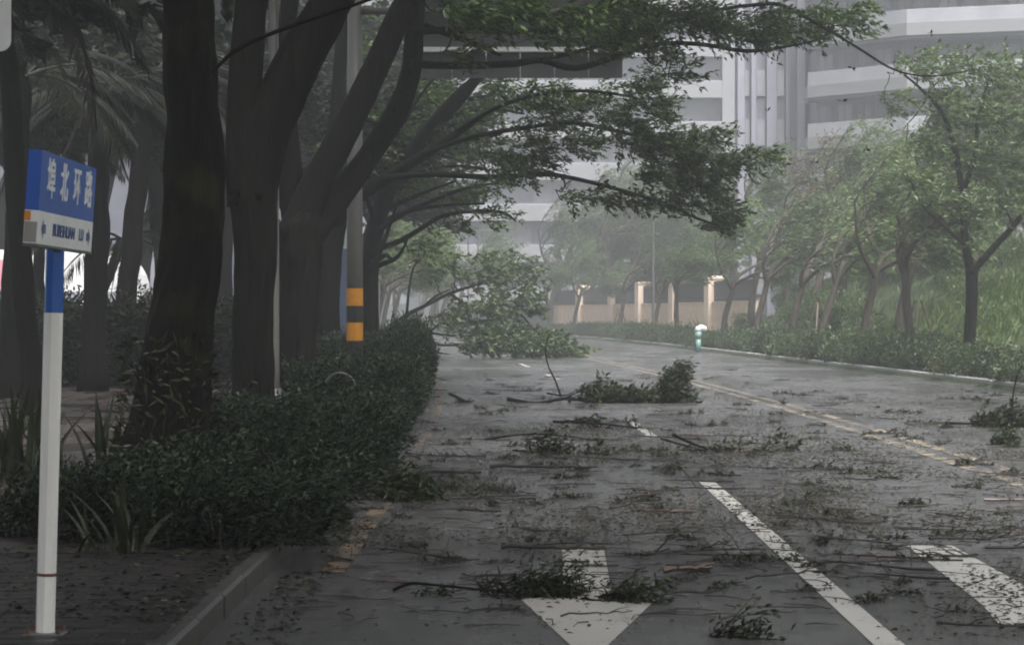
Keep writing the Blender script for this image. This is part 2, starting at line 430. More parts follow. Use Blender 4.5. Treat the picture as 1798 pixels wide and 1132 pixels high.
# ------------------------------------------------------------------ foliage tools
WIND = nrm(np.array((.92, -.15, -.12)))
def rv(n=1): return nrm(RNG.normal(size=(n, 3)))
def spray(L, p, d, length, nl, ll, lw, wind=.5, spread=.55):
    """leaflets streaming off one twig"""
    t = RNG.uniform(.1, 1.05, nl)[:, None]
    pos = p + d * length * t + RNG.normal(size=(nl, 3)) * .025
    dr = nrm(d * .7 + WIND * wind + RNG.normal(size=(nl, 3)) * spread)
    n = nrm(np.array((0, -.25, .8)) + RNG.normal(size=(nl, 3)) * .6)
    s = RNG.uniform(.65, 1.2, nl)
    L.add(pos, dr, n, ll * s, lw * s)
def bez(a, b, sag=0, k=6, jit=.0):
    a = np.asarray(a, float); b = np.asarray(b, float); out = []
    for i in range(k + 1):
        t = i / k; q = a * (1 - t) + b * t; q[2] += sag * 4 * t * (1 - t)
        if 0 < i < k and jit: q = q + RNG.normal(size=3) * jit
        out.append(q)
    return out
def grow(Wd, L, p, d, length, r, lvl, cfg):
    n = 5; pts = [p]; dirs = [d]
    for i in range(n):
        d = nrm(d + RNG.normal(size=3) * cfg['jit'] * (.3, .75, 1, 1)[lvl] + np.array((0, 0, cfg['up'] * (1 if lvl < 2 else .3))) + cfg['wind'] * cfg['wk'] * (.15 + .45 * lvl))
        p = p + d * length / n; pts.append(p); dirs.append(d)
    Wd.tube(pts, np.linspace(r, r * (.62 if lvl == 0 else .35), n + 1), max(3, 9 - 2 * lvl), cap=lvl == 0)
    if lvl >= cfg['max'] - 1:
        for i in range(1, n + 1):
            for _ in range(cfg['tw']):
                dd = nrm(dirs[i] + rv()[0] * .9 + cfg['wind'] * .5)
                spray(L, pts[i], dd, cfg['twl'], cfg['nl'], cfg['ll'], cfg['lw'], cfg['lwind'])
    if lvl < cfg['max']:
        kk = cfg['kids'][lvl]
        for c in range(kk):
            t = (.72 if lvl == 0 else .35) + (.28 if lvl == 0 else .65) * (c + .5) / kk
            i = min(n - 1, int(t * n)); q = pts[i] * (1 - (t * n - i)) + pts[i + 1] * (t * n - i)
            a = 2 * pi * (c / kk + RNG.uniform(0, .25)) + lvl
            u = nrm(np.cross(dirs[i], (.3, .9, .2))); w = np.cross(dirs[i], u)
            ang = RNG.uniform(*cfg['ang'])
            dd = nrm(dirs[i] * cos(ang) + (u * cos(a) + w * sin(a)) * sin(ang))
            grow(Wd, L, q, dd, length * RNG.uniform(*cfg['ratio']), r * (.58 if lvl == 0 else .5), lvl + 1, cfg)
def bush_mesh(name, rx, ry, h, n, mat, ll=.07, lw=.032, wind=.35, lumps=9, low=0.0):
    """leaves gathered in uneven clumps, thicker at the outside"""
    L = Leaves()
    cs = [(RNG.uniform(-.6, .6) * rx, RNG.uniform(-.6, .6) * ry, RNG.uniform(.3, .8) * h, RNG.uniform(.35, .62)) for _ in range(lumps)]
    for c in cs:
        m = n // lumps; q = rv(m); rr = RNG.uniform(.55, 1.05, m)[:, None] ** .6
        p = np.array(c[:3]) + q * rr * np.array((rx, ry, h * .75)) * c[3]
        p[:, 2] = np.maximum(p[:, 2], low + .02)
        dr = nrm(q * .8 + np.array((0, 0, .5)) + WIND * wind + RNG.normal(size=(m, 3)) * .5)
        nn = nrm(q * .5 + np.array((0, 0, .6)) + RNG.normal(size=(m, 3)) * .5)
        s = RNG.uniform(.6, 1.3, m); L.add(p, dr, nn, ll * s, lw * s)
    for _ in range(n // 110):
        q0 = np.array((RNG.uniform(-.85, .85) * rx, RNG.uniform(-.85, .85) * ry, RNG.uniform(.65, 1.0) * h)); dv = nrm(WIND * wind * .8 + np.array((0, 0, .9)) + RNG.normal(size=3) * .35)
        m = 9; t_ = np.linspace(.0, 1, m)[:, None]; L.add(q0 + dv * t_ * h * .42, nrm(dv + RNG.normal(size=(m, 3)) * .7), nrm(rv(m) + (0, 0, .8)), np.full(m, ll * 1.1), np.full(m, lw))
    return L.mesh(name, mat)
def bush_stems(name, rx, ry, h, k, mat):
    mb = MB()
    for _ in range(k):
        e = np.array((RNG.uniform(-.8, .8) * rx, RNG.uniform(-.8, .8) * ry, RNG.uniform(.6, .95) * h))
        mb.tube(bez((e[0]*.2, e[1]*.2, 0), e, .05, 4, .02), np.linspace(.012, .004, 5), 4)
    return mb.mesh(name, mat)

# ------------------------------------------------------------------ the dark avenue trees on the left verge
def wpath(pts, d, widths):
    return [P(x, y, d if not hasattr(d, '__len__') else d[i]) for i, (x, y) in enumerate(pts)], [w * (d if not hasattr(d, '__len__') else d[i]) / F / 2 for i, w in enumerate(widths)]
def densify(pts, rad, k=4):
    pts = [np.asarray(p) for p in pts]; P2 = []; R2 = []
    n = len(pts)
    for i in range(n - 1):
        p0, p1, p2, p3 = pts[max(i-1, 0)], pts[i], pts[i+1], pts[min(i+2, n-1)]
        for j in range(k):
            t = j / k
            P2.append(.5 * ((2*p1) + (-p0+p2)*t + (2*p0-5*p1+4*p2-p3)*t*t + (-p0+3*p1-3*p2+p3)*t**3)); R2.append(rad[i]*(1-t) + rad[i+1]*t)
    P2.append(pts[-1]); R2.append(rad[-1]); return P2, R2
class AvenueTree:
    def __init__(s, base, label, group='dark avenue trees on the left verge', moss=False):
        s.root = empty('avenue_tree', tuple(base), label, 'tree', group); s.base = np.array(base)
        s.limbs = []; s.moss = moss; s.twigs = MB(); s.L = Leaves(); s.pts = []
    def limb(s, pts, d, widths, name='limb', n=12, rough=.10, k=5, keep=True):
        p, r = wpath(pts, d, widths); p, r = densify(p, r, k)
        mb = MB(); mb.tube([q - s.base for q in p], r, n, 0, True, rough)
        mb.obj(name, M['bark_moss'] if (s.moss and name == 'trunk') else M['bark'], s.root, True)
        if keep: s.pts += [(q, rr) for q, rr in zip(p, r)]
        return p
    def nearest(s, q):
        b = min(s.pts, key=lambda t: np.linalg.norm((t[0] - q) * (1, 1, 1.2)) + (0 if t[0][0] < q[0] + .2 else 1.2)); return b
    def cluster(s, px, py, rx, ry, d, n, nl=16, ll=.13, lw=.048, tl=.45, dd=1.2, wind=.55, stem=True):
        n = int(n * 2.1)
        c = P(px, py, d); a = rx * d / F; b = ry * d / F
        q0, r0 = s.nearest(c)
        if stem:
            c1 = c - np.array((a * .5, 0, 0)) + RNG.normal(size=3) * (.05, .3, .05) * min(1, d / 40, dd)
            dq = min(1.0, np.linalg.norm(c1 - q0)); r1 = min(.010, r0 * .5)
            path = bez(q0, c1, .12 * dq, 7, .05 * dq); s.twigs.tube([q - s.base for q in path], np.linspace(min(.03, r0 * .7), r1, 8), 5)
            path2 = bez(c1, c + np.array((a * .9, 0, -b * .2)), .08 * dq, 5, .04 * dq); s.twigs.tube([q - s.base for q in path2], np.linspace(r1, r1 * .4, 6), 4)
            spine = path[-3:] + path2
        else: spine = [c]
        for i in range(n):
            u = rv()[0] * RNG.uniform(.1, 1) ** .5
            q = c + u * (a, dd, b)
            if stem and i % 2 == 0:
                k0 = min(spine, key=lambda z: np.linalg.norm(z - q))
                s.twigs.tube([w - s.base for w in bez(k0, q, .04, 3, .02)], (r1 * .55, r1 * .5, r1 * .4, r1 * .3), 3, cap=False)
            dv = nrm(WIND * .8 + RNG.normal(size=3) * (.35, .5, .38))
            s.twigs.tube([q - s.base, q + dv * tl - s.base], (.004, .002), 3, cap=False)
            spray(s.L, q - s.base, dv, tl, nl, ll, lw, wind)
    def overhead(s, c, r, n, nl=26, ll=.34, lw=.20):
        """the crown above the frame, which shades the verge"""
        for _ in range(n):
            u = rv()[0] * RNG.uniform(.15, 1) ** .45
            q = np.array(c) + u * np.array(r)
            spray(s.L, q - s.base, nrm(WIND + RNG.normal(size=3) * .6), .8, nl, ll, lw, .5)
        for _ in range(14):
            u = rv()[0]; e = np.array(c) + u * np.array(r) * .85
            q0, r0 = max(s.pts, key=lambda t: t[0][2])
            s.twigs.tube([w - s.base for w in bez(q0, e, .3, 5, .12)], np.linspace(r0 * .5, .012, 6), 5, cap=False)
    def done(s, mat='leaf'):
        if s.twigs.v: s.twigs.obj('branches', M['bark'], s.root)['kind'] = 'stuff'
        if s.L.p:
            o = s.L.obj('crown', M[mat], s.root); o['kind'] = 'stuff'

bA = P(290, 870, 22.4); bA[2] = .1
tA = AvenueTree(bA, 'thickest black trunk with mossy flared foot, nearest the blue street sign', moss=True)
tA.limb([(254, 912), (272, 858), (292, 768), (307, 660), (322, 540), (336, 420), (341, 300), (336, 170), (330, 20), (326, -160), (318, -420)], 22.4,
        [262, 198, 152, 128, 112, 104, 108, 90, 84, 78, 60], 'trunk', 56, .18, 14)
tA.limb([(318, -300), (420, -470), (560, -640)], 22.4, [50, 40, 20]); tA.limb([(322, -250), (230, -420), (120, -600)], 22.4, [48, 36, 20])
tA.limb([(372, 128), (410, 92), (470, 62), (545, 35), (620, 10), (720, -25)], 21.2, [7, 8, 8, 7, 6, 5], 'branch', 6, 0, 4, False)
tA.overhead((-1.2, 22.5, 8.0), (6.4, 5.0, 1.8), 620); tA.done()
iv = Leaves()
for _ in range(900):
    z_ = .05 + 1.25 * random.random() ** 1.7; a_ = random.uniform(pi * .95, pi * 2.05); r_ = .40 - .10 * z_ / 1.3 + random.uniform(.0, .07)
    q_ = np.array((r_ * cos(a_) + .03 * z_, r_ * sin(a_), z_)); iv.add(q_, nrm((cos(a_) * .5 + random.gauss(0, .3), -.3, random.uniform(-.2, 1.2))), nrm((cos(a_), sin(a_), .3)), random.uniform(.05, .17), random.uniform(.015, .03))
iv_o = iv.obj('ivy', M['strap'], tA.root); iv_o['kind'] = 'stuff'
bB = P(440, 785, 32); bB[2] = .1
tB = AvenueTree(bB, 'black tree forking into two limbs, just behind the thickest trunk')
tB.limb([(438, 800), (441, 740), (444, 640), (446, 520), (448, 430), (445, 350), (446, 300), (452, 262), (458, 235)], 32, [104, 83, 74, 69, 72, 84, 84, 56, 20], 'trunk', 44, .13, 12)
tB.limb([(436, 360), (428, 250), (431, 130), (440, 0), (446, -200), (440, -420)], 32, [76, 66, 60, 56, 44, 30], rough=.08)
tB.limb([(440, 350), (466, 235), (512, 130), (556, 50), (602, -30), (700, -170), (800, -330)], 32, [86, 88, 84, 78, 68, 50, 30], rough=.08)
tB.overhead((-.6, 33, 9.2), (6.4, 4.8, 1.8), 600); tB.done()
bC = P(520, 718, 45); bC[2] = .1
tC = AvenueTree(bC, 'black tree whose two long limbs lean over the road in front of the banded pole')
tC.limb([(518, 735), (520, 690), (523, 600), (525, 500), (526, 440), (530, 395), (538, 360), (548, 335)], 45, [84, 72, 66, 68, 76, 74, 48, 16], 'trunk', 40, .13, 12)
tC.limb([(512, 420), (558, 318), (612, 218), (660, 120), (698, 35), (735, -40), (800, -150)], 45, [64, 54, 50, 47, 44, 38, 26], rough=.08)
tC.limb([(532, 430), (588, 356), (648, 274), (698, 194), (722, 122), (728, 40), (742, -60), (790, -180)], [45, 45.5, 46, 46.5, 47, 47, 47, 47], [52, 46, 42, 40, 36, 34, 30, 20], rough=.08)
tC.limb([(520, 400), (505, 250), (500, 100), (520, -80), (540, -250)], 46, [50, 42, 36, 30, 20], rough=.08)
# boughs over the road, high in the frame
tC.limb([(722, 112), (800, 116), (900, 112), (950, 106), (1010, 120), (1080, 100), (1150, 78), (1230, 78), (1310, 90), (1380, 82), (1440, 70)], list(np.linspace(46.5, 49, 11)), [15, 13, 13, 12, 12, 11, 9, 8, 7, 5, 4], 'branch', 7, .05, 4)
tC.limb([(728, 56), (800, 52), (880, 55), (960, 54), (1010, 42), (1040, 20), (1075, -15)], list(np.linspace(46.5, 45, 7)), [14, 12, 11, 10, 9, 8, 6], 'branch', 7, .05, 4)
tC.limb([(745, 45), (790, 62), (830, 76), (880, 98)], 46.5, [12, 11, 9, 5], 'branch', 6, .05, 4)
tC.limb([(950, 106), (1010, 92), (1060, 78), (1110, 60), (1170, 42), (1260, 18), (1340, 8), (1380, 12), (1430, 40), (1466, 60), (1512, 88), (1560, 118), (1600, 131), (1650, 133), (1712, 122)],
        list(np.linspace(47, 49, 15)), [8, 8, 7, 7, 7, 7, 7, 6, 5.5, 5, 4.5, 4, 3.5, 3, 2], 'branch', 6, 0, 4)
for c in [(1130, 40, 40, 38, 47.5, 34), (1200, 28, 50, 28, 48, 40), (1265, 48, 40, 30, 48.5, 30), (1330, 62, 42, 20, 48.5, 26), (1345, 28, 36, 20, 48.5, 22),
          (1400, 55, 42, 20, 49, 24), (1420, 25, 24, 14, 49, 10), (1460, 35, 20, 12, 49, 8), (1492, 20, 20, 12, 49, 10), (1495, 45, 26, 5, 49, 4),
          (1185, 118, 30, 8, 48, 4), (1195, 140, 26, 8, 48, 4), (1080, 55, 40, 30, 47, 22), (1140, 88, 40, 14, 48, 12)]:
    tC.cluster(*c)
for c in [(800, 20, 55, 22, 44, 22), (900, 22, 60, 18, 44, 22), (1000, 28, 60, 14, 44, 22), (860, 40, 60, 12, 45, 12), (960, 70, 60, 10, 46, 8), (800, 95, 50, 14, 46, 7), (1050, 75, 36, 16, 46, 12), (1080, 8, 50, 12, 45, 20)]:
    tC.cluster(*c, nl=15, ll=.17, lw=.05)
tC.overhead((.4, 46, 10.4), (6.4, 5.6, 1.6), 560); tC.done()
bD = P(582, 675, 60); bD[2] = .1
tD = AvenueTree(bD, 'slimmer black trunk showing between the leaning tree and the banded pole')
tD.limb([(580, 690), (580, 620), (577, 520), (582, 440), (590, 395), (598, 365), (606, 345)], 60, [46, 42, 38, 39, 38, 26, 8], 'trunk', 16, .10, 6)
tD.limb([(588, 395), (628, 348), (676, 314), (738, 276), (800, 236), (850, 200)], [60, 59, 58, 57, 56, 56], [28, 26, 23, 19, 14, 8], rough=.06, n=9)
tD.limb([(586, 400), (588, 260), (598, 110), (606, -40), (620, -160)], 60, [32, 28, 24, 20, 12], rough=.06, n=9)
tD.limb([(676, 312), (760, 306), (860, 311), (950, 306), (1000, 312), (1060, 326), (1110, 340), (1165, 356), (1225, 384), (1275, 400)], list(np.linspace(57, 52, 10)), [11, 11, 10, 9, 8, 7, 7, 6, 5, 4], 'branch', 7, .05, 4)
tD.limb([(740, 270), (830, 240), (920, 225), (1000, 215), (1080, 230), (1160, 250), (1250, 280), (1320, 290)], list(np.linspace(56, 52, 8)), [10, 9, 8, 8, 7, 6, 5, 3], 'branch', 7, .05, 4)
tD.limb([(800, 232), (870, 190), (950, 165), (1030, 160), (1110, 170)], list(np.linspace(56, 52, 5)), [9, 8, 7, 6, 4], 'branch', 7, .05, 4)
for c in [(1120, 150, 42, 30, 52, 26), (1150, 190, 30, 20, 52, 16), (1075, 205, 46, 30, 52.5, 30), (1115, 245, 50, 30, 52, 34), (1170, 262, 52, 30, 52, 36),
          (1232, 238, 34, 12, 52, 12), (1215, 285, 56, 28, 52, 36), (1285, 285, 44, 18, 52, 20), (1328, 276, 24, 10, 52, 8), (1150, 310, 60, 30, 52, 34), (1215, 335, 50, 30, 52, 30),
          (1255, 370, 30, 22, 52, 18), (1240, 398, 26, 10, 52, 7), (1140, 362, 56, 14, 52.5, 16), (1060, 345, 50, 12, 53, 12), (1000, 340, 40, 10, 53, 7),
          (905, 165, 60, 26, 55, 22), (975, 190, 56, 34, 54, 30), (1010, 250, 50, 28, 54, 22), (930, 235, 56, 30, 55, 26), (905, 285, 60, 28, 55, 40), (860, 268, 40, 30, 56, 20), (960, 160, 50, 20, 54, 14), (1030, 165, 40, 16, 54, 12), (880, 312, 50, 10, 55, 8)]:
    tD.cluster(*c)
tD.overhead((0, 58, 11.7), (6.0, 5.0, 1.3), 380); tD.done()
bE = P(652, 650, 70); bE[2] = .1
tE = AvenueTree(bE, 'leaning black tree right of the banded pole with many thin bare side branches')
tE.limb([(653, 660), (650, 560), (649, 480), (660, 398), (686, 324), (738, 250), (798, 180), (834, 142), (880, 92), (920, 40)], [70, 70, 70, 69, 68, 66, 64, 63, 62, 61], [34, 31, 31, 31, 30, 31, 27, 19, 12, 8], 'trunk', 14, .08, 5)
for pts in [[(652, 470), (690, 456), (706, 440), (716, 418)], [(655, 462), (676, 448), (684, 452), (692, 456)], [(656, 440), (700, 424), (735, 404), (780, 378), (830, 372), (880, 372), (905, 388)],
            [(660, 410), (700, 380), (760, 352), (820, 330), (870, 322)], [(664, 395), (720, 370), (790, 360), (850, 358)], [(672, 370), (740, 340), (800, 318)], [(690, 320), (750, 300), (810, 292), (860, 300)],
            [(705, 296), (760, 262), (820, 248), (880, 236)], [(740, 248), (790, 222), (850, 212)], [(770, 214), (820, 196), (870, 192), (920, 200)], [(800, 176), (850, 170), (900, 158)], [(650, 490), (672, 430), (690, 380), (700, 350)],
            [(662, 400), (640, 330), (630, 260), (628, 180)], [(690, 320), (700, 240), (730, 180), (760, 140)]]:
    tE.limb(pts, list(np.linspace(69, 64, len(pts))), list(np.linspace(11, 3.5, len(pts))), 'branch', 6, 0, 4)
for c in [(760, 165, 60, 26, 66, 26), (830, 190, 56, 26, 65, 24), (720, 220, 46, 30, 67, 16), (800, 235, 56, 26, 65, 26), (850, 150, 40, 16, 64, 14), (780, 290, 60, 22, 66, 20), (850, 330, 50, 14, 65, 9),
          (800, 345, 56, 18, 66, 12), (860, 376, 36, 14, 65, 12), (790, 400, 50, 14, 66, 7), (740, 440, 50, 20, 68, 7), (720, 330, 36, 22, 67, 8), (690, 250, 30, 40, 67, 12), (640, 210, 40, 40, 68, 14), (620, 120, 50, 50, 68, 20), (660, 60, 60, 40, 68, 16)]:
    tE.cluster(*c, nl=14, ll=.15, lw=.05)
tE.done()

# unseen avenue trees added so their crowns shade the near lanes and haze
for (x, y, lab) in [(-4.3, 10.5, 'unseen avenue tree added for shade left of the street sign'), (-4.2, 0.5, 'unseen avenue tree added for shade beside the camera'), (-4.2, -10, 'unseen avenue tree added for shade behind the camera')]:
    t = AvenueTree((x, y, .1), lab)
    for nm, a, b, r0, r1 in (('trunk', (x, y, 0), (x + .1, y, 4.6), .32, .24), ('limb', (x + .1, y, 4.5), (x + 3.0, y + .4, 7.2), .17, .08), ('limb', (x + .1, y, 4.5), (x - 1.2, y - .4, 7.4), .17, .08)):
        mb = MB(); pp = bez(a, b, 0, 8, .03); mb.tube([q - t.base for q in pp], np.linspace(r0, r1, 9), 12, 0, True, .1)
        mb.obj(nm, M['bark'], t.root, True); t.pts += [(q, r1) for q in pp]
    t.overhead((x + 4.0, y + 1, 7.6), (7.4, 6.4, 1.7), 900); t.done()
# broad trees on the plaza, their dark crowns closing the upper left
for (x, y, c, r, n, lab) in [(-12.2, 38, (-8.0, 38.5, 8.3), (5.4, 4.6, 2.3), 420, 'broad dark tree on the plaza, its crown filling the upper left corner'), (-14.5, 58, (-10.6, 61, 7.3), (4.4, 4, 1.9), 480, 'broad dark tree behind the palms, its crown closing the upper left')]:
    t = AvenueTree((x, y, .1), lab, None)
    for nm, a, b, r0, r1 in (('trunk', (x, y, 0), (x - .1, y, 5.2), .30, .22), ('limb', (x - .1, y, 5.1), (x + 2.2, y + .4, 8.2), .16, .07), ('limb', (x - .1, y, 5.1), (x - 1.6, y - .4, 8.0), .16, .07)):
        mb = MB(); pp = bez(a, b, 0, 8, .03); mb.tube([q - t.base for q in pp], np.linspace(r0, r1, 9), 12, 0, True, .1)
        mb.obj(nm, M['bark'], t.root, True); t.pts += [(q, r1) for q in pp]
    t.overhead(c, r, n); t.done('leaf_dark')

# ------------------------------------------------------------------ street name sign
def text_mesh(body, size, off=0.0):
    cu = bpy.data.curves.new('text', 'FONT'); cu.body = body; cu.size = size; cu.align_x = 'CENTER'; cu.align_y = 'CENTER'; cu.offset = off; cu.extrude = .0015
    o = bpy.data.objects.new('text', cu); COL.objects.link(o)
    dg = bpy.context.evaluated_depsgraph_get(); dg.update()
    me = bpy.data.meshes.new_from_object(o.evaluated_get(dg)); bpy.data.objects.remove(o); bpy.data.curves.remove(cu)
    return me
SX, SY = -2.15, 11.8
sg = empty('street_name_sign', (SX, SY, .11), 'blue and white street name sign on a slim leaning white post', 'street sign')
sg.rotation_euler = (0, R(1.5), 0)
def ngon(mb, z0, z1, r, n=8, m=0):
    mb.tube([(0, 0, z0), (0, 0, z1)], r, n, m)
M['post_white'] = plain('weathered white post paint', (.78, .77, .74), .4, .16, 7, .002, 40, stretch=(1, 1, .12))
mb = MB(); ngon(mb, -.03, 1.498, .044); mb.obj('post', M['post_white'], sg)
mb = MB(); ngon(mb, 1.50, 1.90, .043); mb.obj('sleeve', M['blue'], sg)
mb = MB(); ngon(mb, .288, .302, .0456); mb.obj('rust_ring', M['rust'], sg)
mb = MB(); mb.bbox(-.09, .09, -.09, .09, -.02, .030, .006); mb.obj('base_plate', M['grey_steel'], sg)
for ax in (-.07, .07):
    for ay in (-.07, .07):
        mb = MB(); mb.tube([(ax, ay, .03), (ax, ay, .055)], .010, 6); mb.obj('bolt', M['rust'], sg)
z0, z1, zm = 1.800, 2.205, 1.944
PX, PR = .02, R(2.2)
def panel_part(nm, box, mat):
    b_ = MB(); b_.box(*box); o = b_.obj(nm, mat, sg); o.rotation_euler = (0, PR, 0); o.location.x = PX - z0 * sin(PR); return o
hb = panel_part('sign_panel', (-.028, .030, -.74, .70, zm, z1), M['sign_blue'])
hw = panel_part('sign_panel', (-.028, .030, -.74, .70, z0, zm - .0005), M['sign_white'])
panel_part('edge_rail', (-.030, .033, -.748, .708, z0 - .012, z0 - .0005), M['grey_steel'])
panel_part('end_strip', (-.029, -.002, -.7440, -.7401, zm - .045, zm - .004), M['orange'])
panel_part('end_cap', (-.026, .028, -.7430, -.7402, z0 + .006, zm - .050), M['concrete'])
def put_text(body, size, y, z, mat, off=0, sx=1.0, nm='lettering', par=None):
    me = text_mesh(body, size, off); me.materials.clear(); me.materials.append(mat)
    o = bpy.data.objects.new(nm, me); link(o, par or hb)
    o.matrix_local = Matrix.Translation((.0320, y, z)) @ Matrix(((0, 0, 1, 0), (sx, 0, 0, 0), (0, 1, 0, 0), (0, 0, 0, 1)))
for ch, y in zip('埠北环路', (-.49, -.16, .18, .50)):
    put_text(ch, .185, y, 2.080, M['sign_letter'], .003, 1.08, 'character')
put_text('BUBEIHUAN', .078, -.09, 1.868, M['sign_dark'], .001, 1.35, 'word', hw); put_text('LU', .078, .375, 1.868, M['sign_dark'], .001, 1.35, 'word', hw)
for s_, y in ((-1, -.60), (1, .58)):
    mb = MB(); pts = [(0, -.055*s_, .02), (0, -.055*s_, -.02), (0, 0, -.02), (0, 0, -.045), (0, .055*s_, 0), (0, 0, .045), (0, 0, .02)]
    mb.add([(.0315, y + p[1], 1.868 + p[2]) for p in pts], [tuple(range(7)) if s_ < 0 else tuple(reversed(range(7)))])
    mb.obj('arrow', M['sign_dark'], hw)

# white panel cut by the corner of the picture
pn = empty('white_sign_board', (-2.66, 12.0, 0), 'white sign board with rounded corner on a post, cut by the picture corner', 'sign')
mb = MB(); mb.tube([(0, .04, 0), (0, .04, 3.6)], .035, 10); mb.obj('post', M['grey_steel'], pn)
mb = MB(); w_, h_, r_ = .315, .48, .05; zc = 2.83 + h_
ol = []
for (sx_, sz_, a0) in ((1, 1, 0), (-1, 1, 90), (-1, -1, 180), (1, -1, 270)):
    for a in range(0, 91, 18): ol.append((sx_ * (w_ - r_) + r_ * cos(R(a0 + a)), sz_ * (h_ - r_) + r_ * sin(R(a0 + a))))
n = len(ol)
mb.add([(a, -.012, zc + b) for a, b in ol] + [(a, .0, zc + b) for a, b in ol], [tuple(range(n)), tuple(reversed(range(n, 2*n)))] + [(i, i+n, (i+1) % n + n, (i+1) % n) for i in range(n)])
mb.obj('board', M['sign_white'], pn)
mb = MB(); mb.box(-.10, .225, -.016, -.013, zc - .10, zc + .10); mb.obj('stripe', M['dark_steel'], pn)

# ------------------------------------------------------------------ lamp post, banded pole with overhead sign, hoop, blue banner
lx = -3.07; lp = empty('lamp_post', (lx, 33, .1), 'slim grey lamp post rising just right of the forked black trunk', 'lamp post')
mb = MB(); mb.tube([(0, 0, 0), (0, 0, 1.0), (0, 0, 8.2)], (.085, .075, .055), 12); mb.obj('pole', M['pole_grey'], lp, True)
mb = MB(); mb.tube([(0, 0, 0), (0, 0, .55)], (.105, .10), 12); mb.obj('base_cover', M['grey_steel'], lp, True)
mb = MB(); mb.tube(bez((0, 0, 8.15), (2.2, 0, 9.1), .25, 8), .035, 8); mb.obj('arm', M['pole_grey'], lp, True)
mb = MB(); mb.bbox(2.1, 2.9, -.14, .14, 9.02, 9.16, .04); mb.obj('lamp_head', M['pole_grey'], lp)
gx = (623 - HX) * 50 / F
gs = empty('overhead_sign', (gx, 50, .1), 'dark overhead road sign seen from behind on a thick grey pole with yellow bands', 'road sign')
mb = MB(); mb.tube([(0, 0, 0), (0, 0, 3), (0, 0, 7.9)], (.16, .155, .14), 20); mb.obj('pole', M['pole_grey'], gs, True)
mb = MB(); mb.bbox(-.3, .3, -.3, .3, -.02, .05, .01); mb.obj('base_plate', M['grey_steel'], gs)
zz = lambda py, d=50: CAM_Z + (HY - py) * d / F - .1
for nm, a, b, mt in (('yellow_band', 537, 506, 'band_yellow'), ('black_band', 566, 537, 'band_black'), ('yellow_band', 598, 566, 'band_yellow')):
    mb = MB(); mb.tube([(0, 0, zz(a) + .002), (0, 0, zz(b) - .002)], .1635, 20, cap=False); mb.obj(nm, M[mt], gs, True)
x0, x1 = (733 - HX) * 50 / F - gx, (1094 - HX) * 50 / F - gx
zb, zt = zz(136), zz(-95)
k = 6; wv = (x1 - x0) / k
for i in range(k):
    mb = MB(); mb.box(x0 + i * wv + .004, x0 + (i + 1) * wv - .004, .16, .19, zb, zz(90) - .004); mb.obj('panel', M['dark_steel'], gs)
    mb = MB(); mb.box(x0 + i * wv + .004, x0 + (i + 1) * wv - .004, .162, .19, zz(85) + .004, zt); mb.obj('panel', M['dark_steel'], gs)
mb = MB(); mb.box(x0, x1, -.02, .19, zz(91), zz(83)); mb.obj('rail', M['rail'], gs)
for i in range(1, k, 1):
    mb = MB(); mb.box(x0 + i * wv - .02, x0 + i * wv + .02, .12, .158, zz(80), zt); mb.obj('upright', M['dark_steel'], gs)
for z in (zz(20), zz(-60)):
    mb = MB(); mb.tube([(0, 0, z), (x1 * .9, 0.0, z)], (.075, .05), 10); mb.obj('arm', M['pole_grey'], gs, True)
hx = (597 - HX) * 35 / F
hp = empty('hoop_barrier', (hx, 35, .12), 'low steel hoop barrier in the hedge before the banded pole', 'barrier')
arc = [(-.2, 0, 0), (-.2, 0, .48)] + [(-.2 * cos(a), 0, .48 + .2 * sin(a)) for a in np.linspace(.2, pi - .2, 12)] + [(.2, 0, .48), (.2, 0, 0)]
mb = MB(); mb.tube(arc, .022, 10); mb.obj('tube', M['stainless'], hp, True)
for s in (-.2, .2):
    mb = MB(); mb.tube([(s, 0, 0), (s, 0, .012)], .05, 12); mb.obj('flange', M['stainless'], hp)
mb = MB(); mb.tube([(-.195, 0, .30), (.195, 0, .30)], .012, 8); mb.obj('cross_bar', M['stainless'], hp, True)
bn = empty('banner', ((600 - HX) * 78 / F, 78, .1), 'tall narrow blue banner showing between black trunk and banded pole', 'banner')
mb = MB(); mb.box(-.30, .30, 0, .03, .4, 3.5); mb.obj('cloth', plain('blue banner cloth', (.012, .024, .05), .6, .1, 2), bn)
for s in (-.33, .33):
    mb = MB(); mb.tube([(s, .015, 0), (s, .015, 3.6)], .025, 8); mb.obj('post', M['grey_steel'], bn)
for px_, d_ in ((655, 82), (665, 86)):
    o = empty('thin_post', ((px_ - HX) * d_ / F, d_, .1), 'thin pale post right of the banded pole' if px_ == 655 else 'second thin pale post, beside the fallen tree', 'post', 'thin pale posts beyond the banded pole')
    mb = MB(); mb.tube([(0, 0, 0), (0, 0, 2.9 if px_ == 655 else 2.6)], .05, 8); mb.obj('shaft', M['grey_steel'], o)
    mb = MB(); mb.cbox((0, 0, .02), .24, .24, .04); mb.obj('base', M['grey_steel'], o)

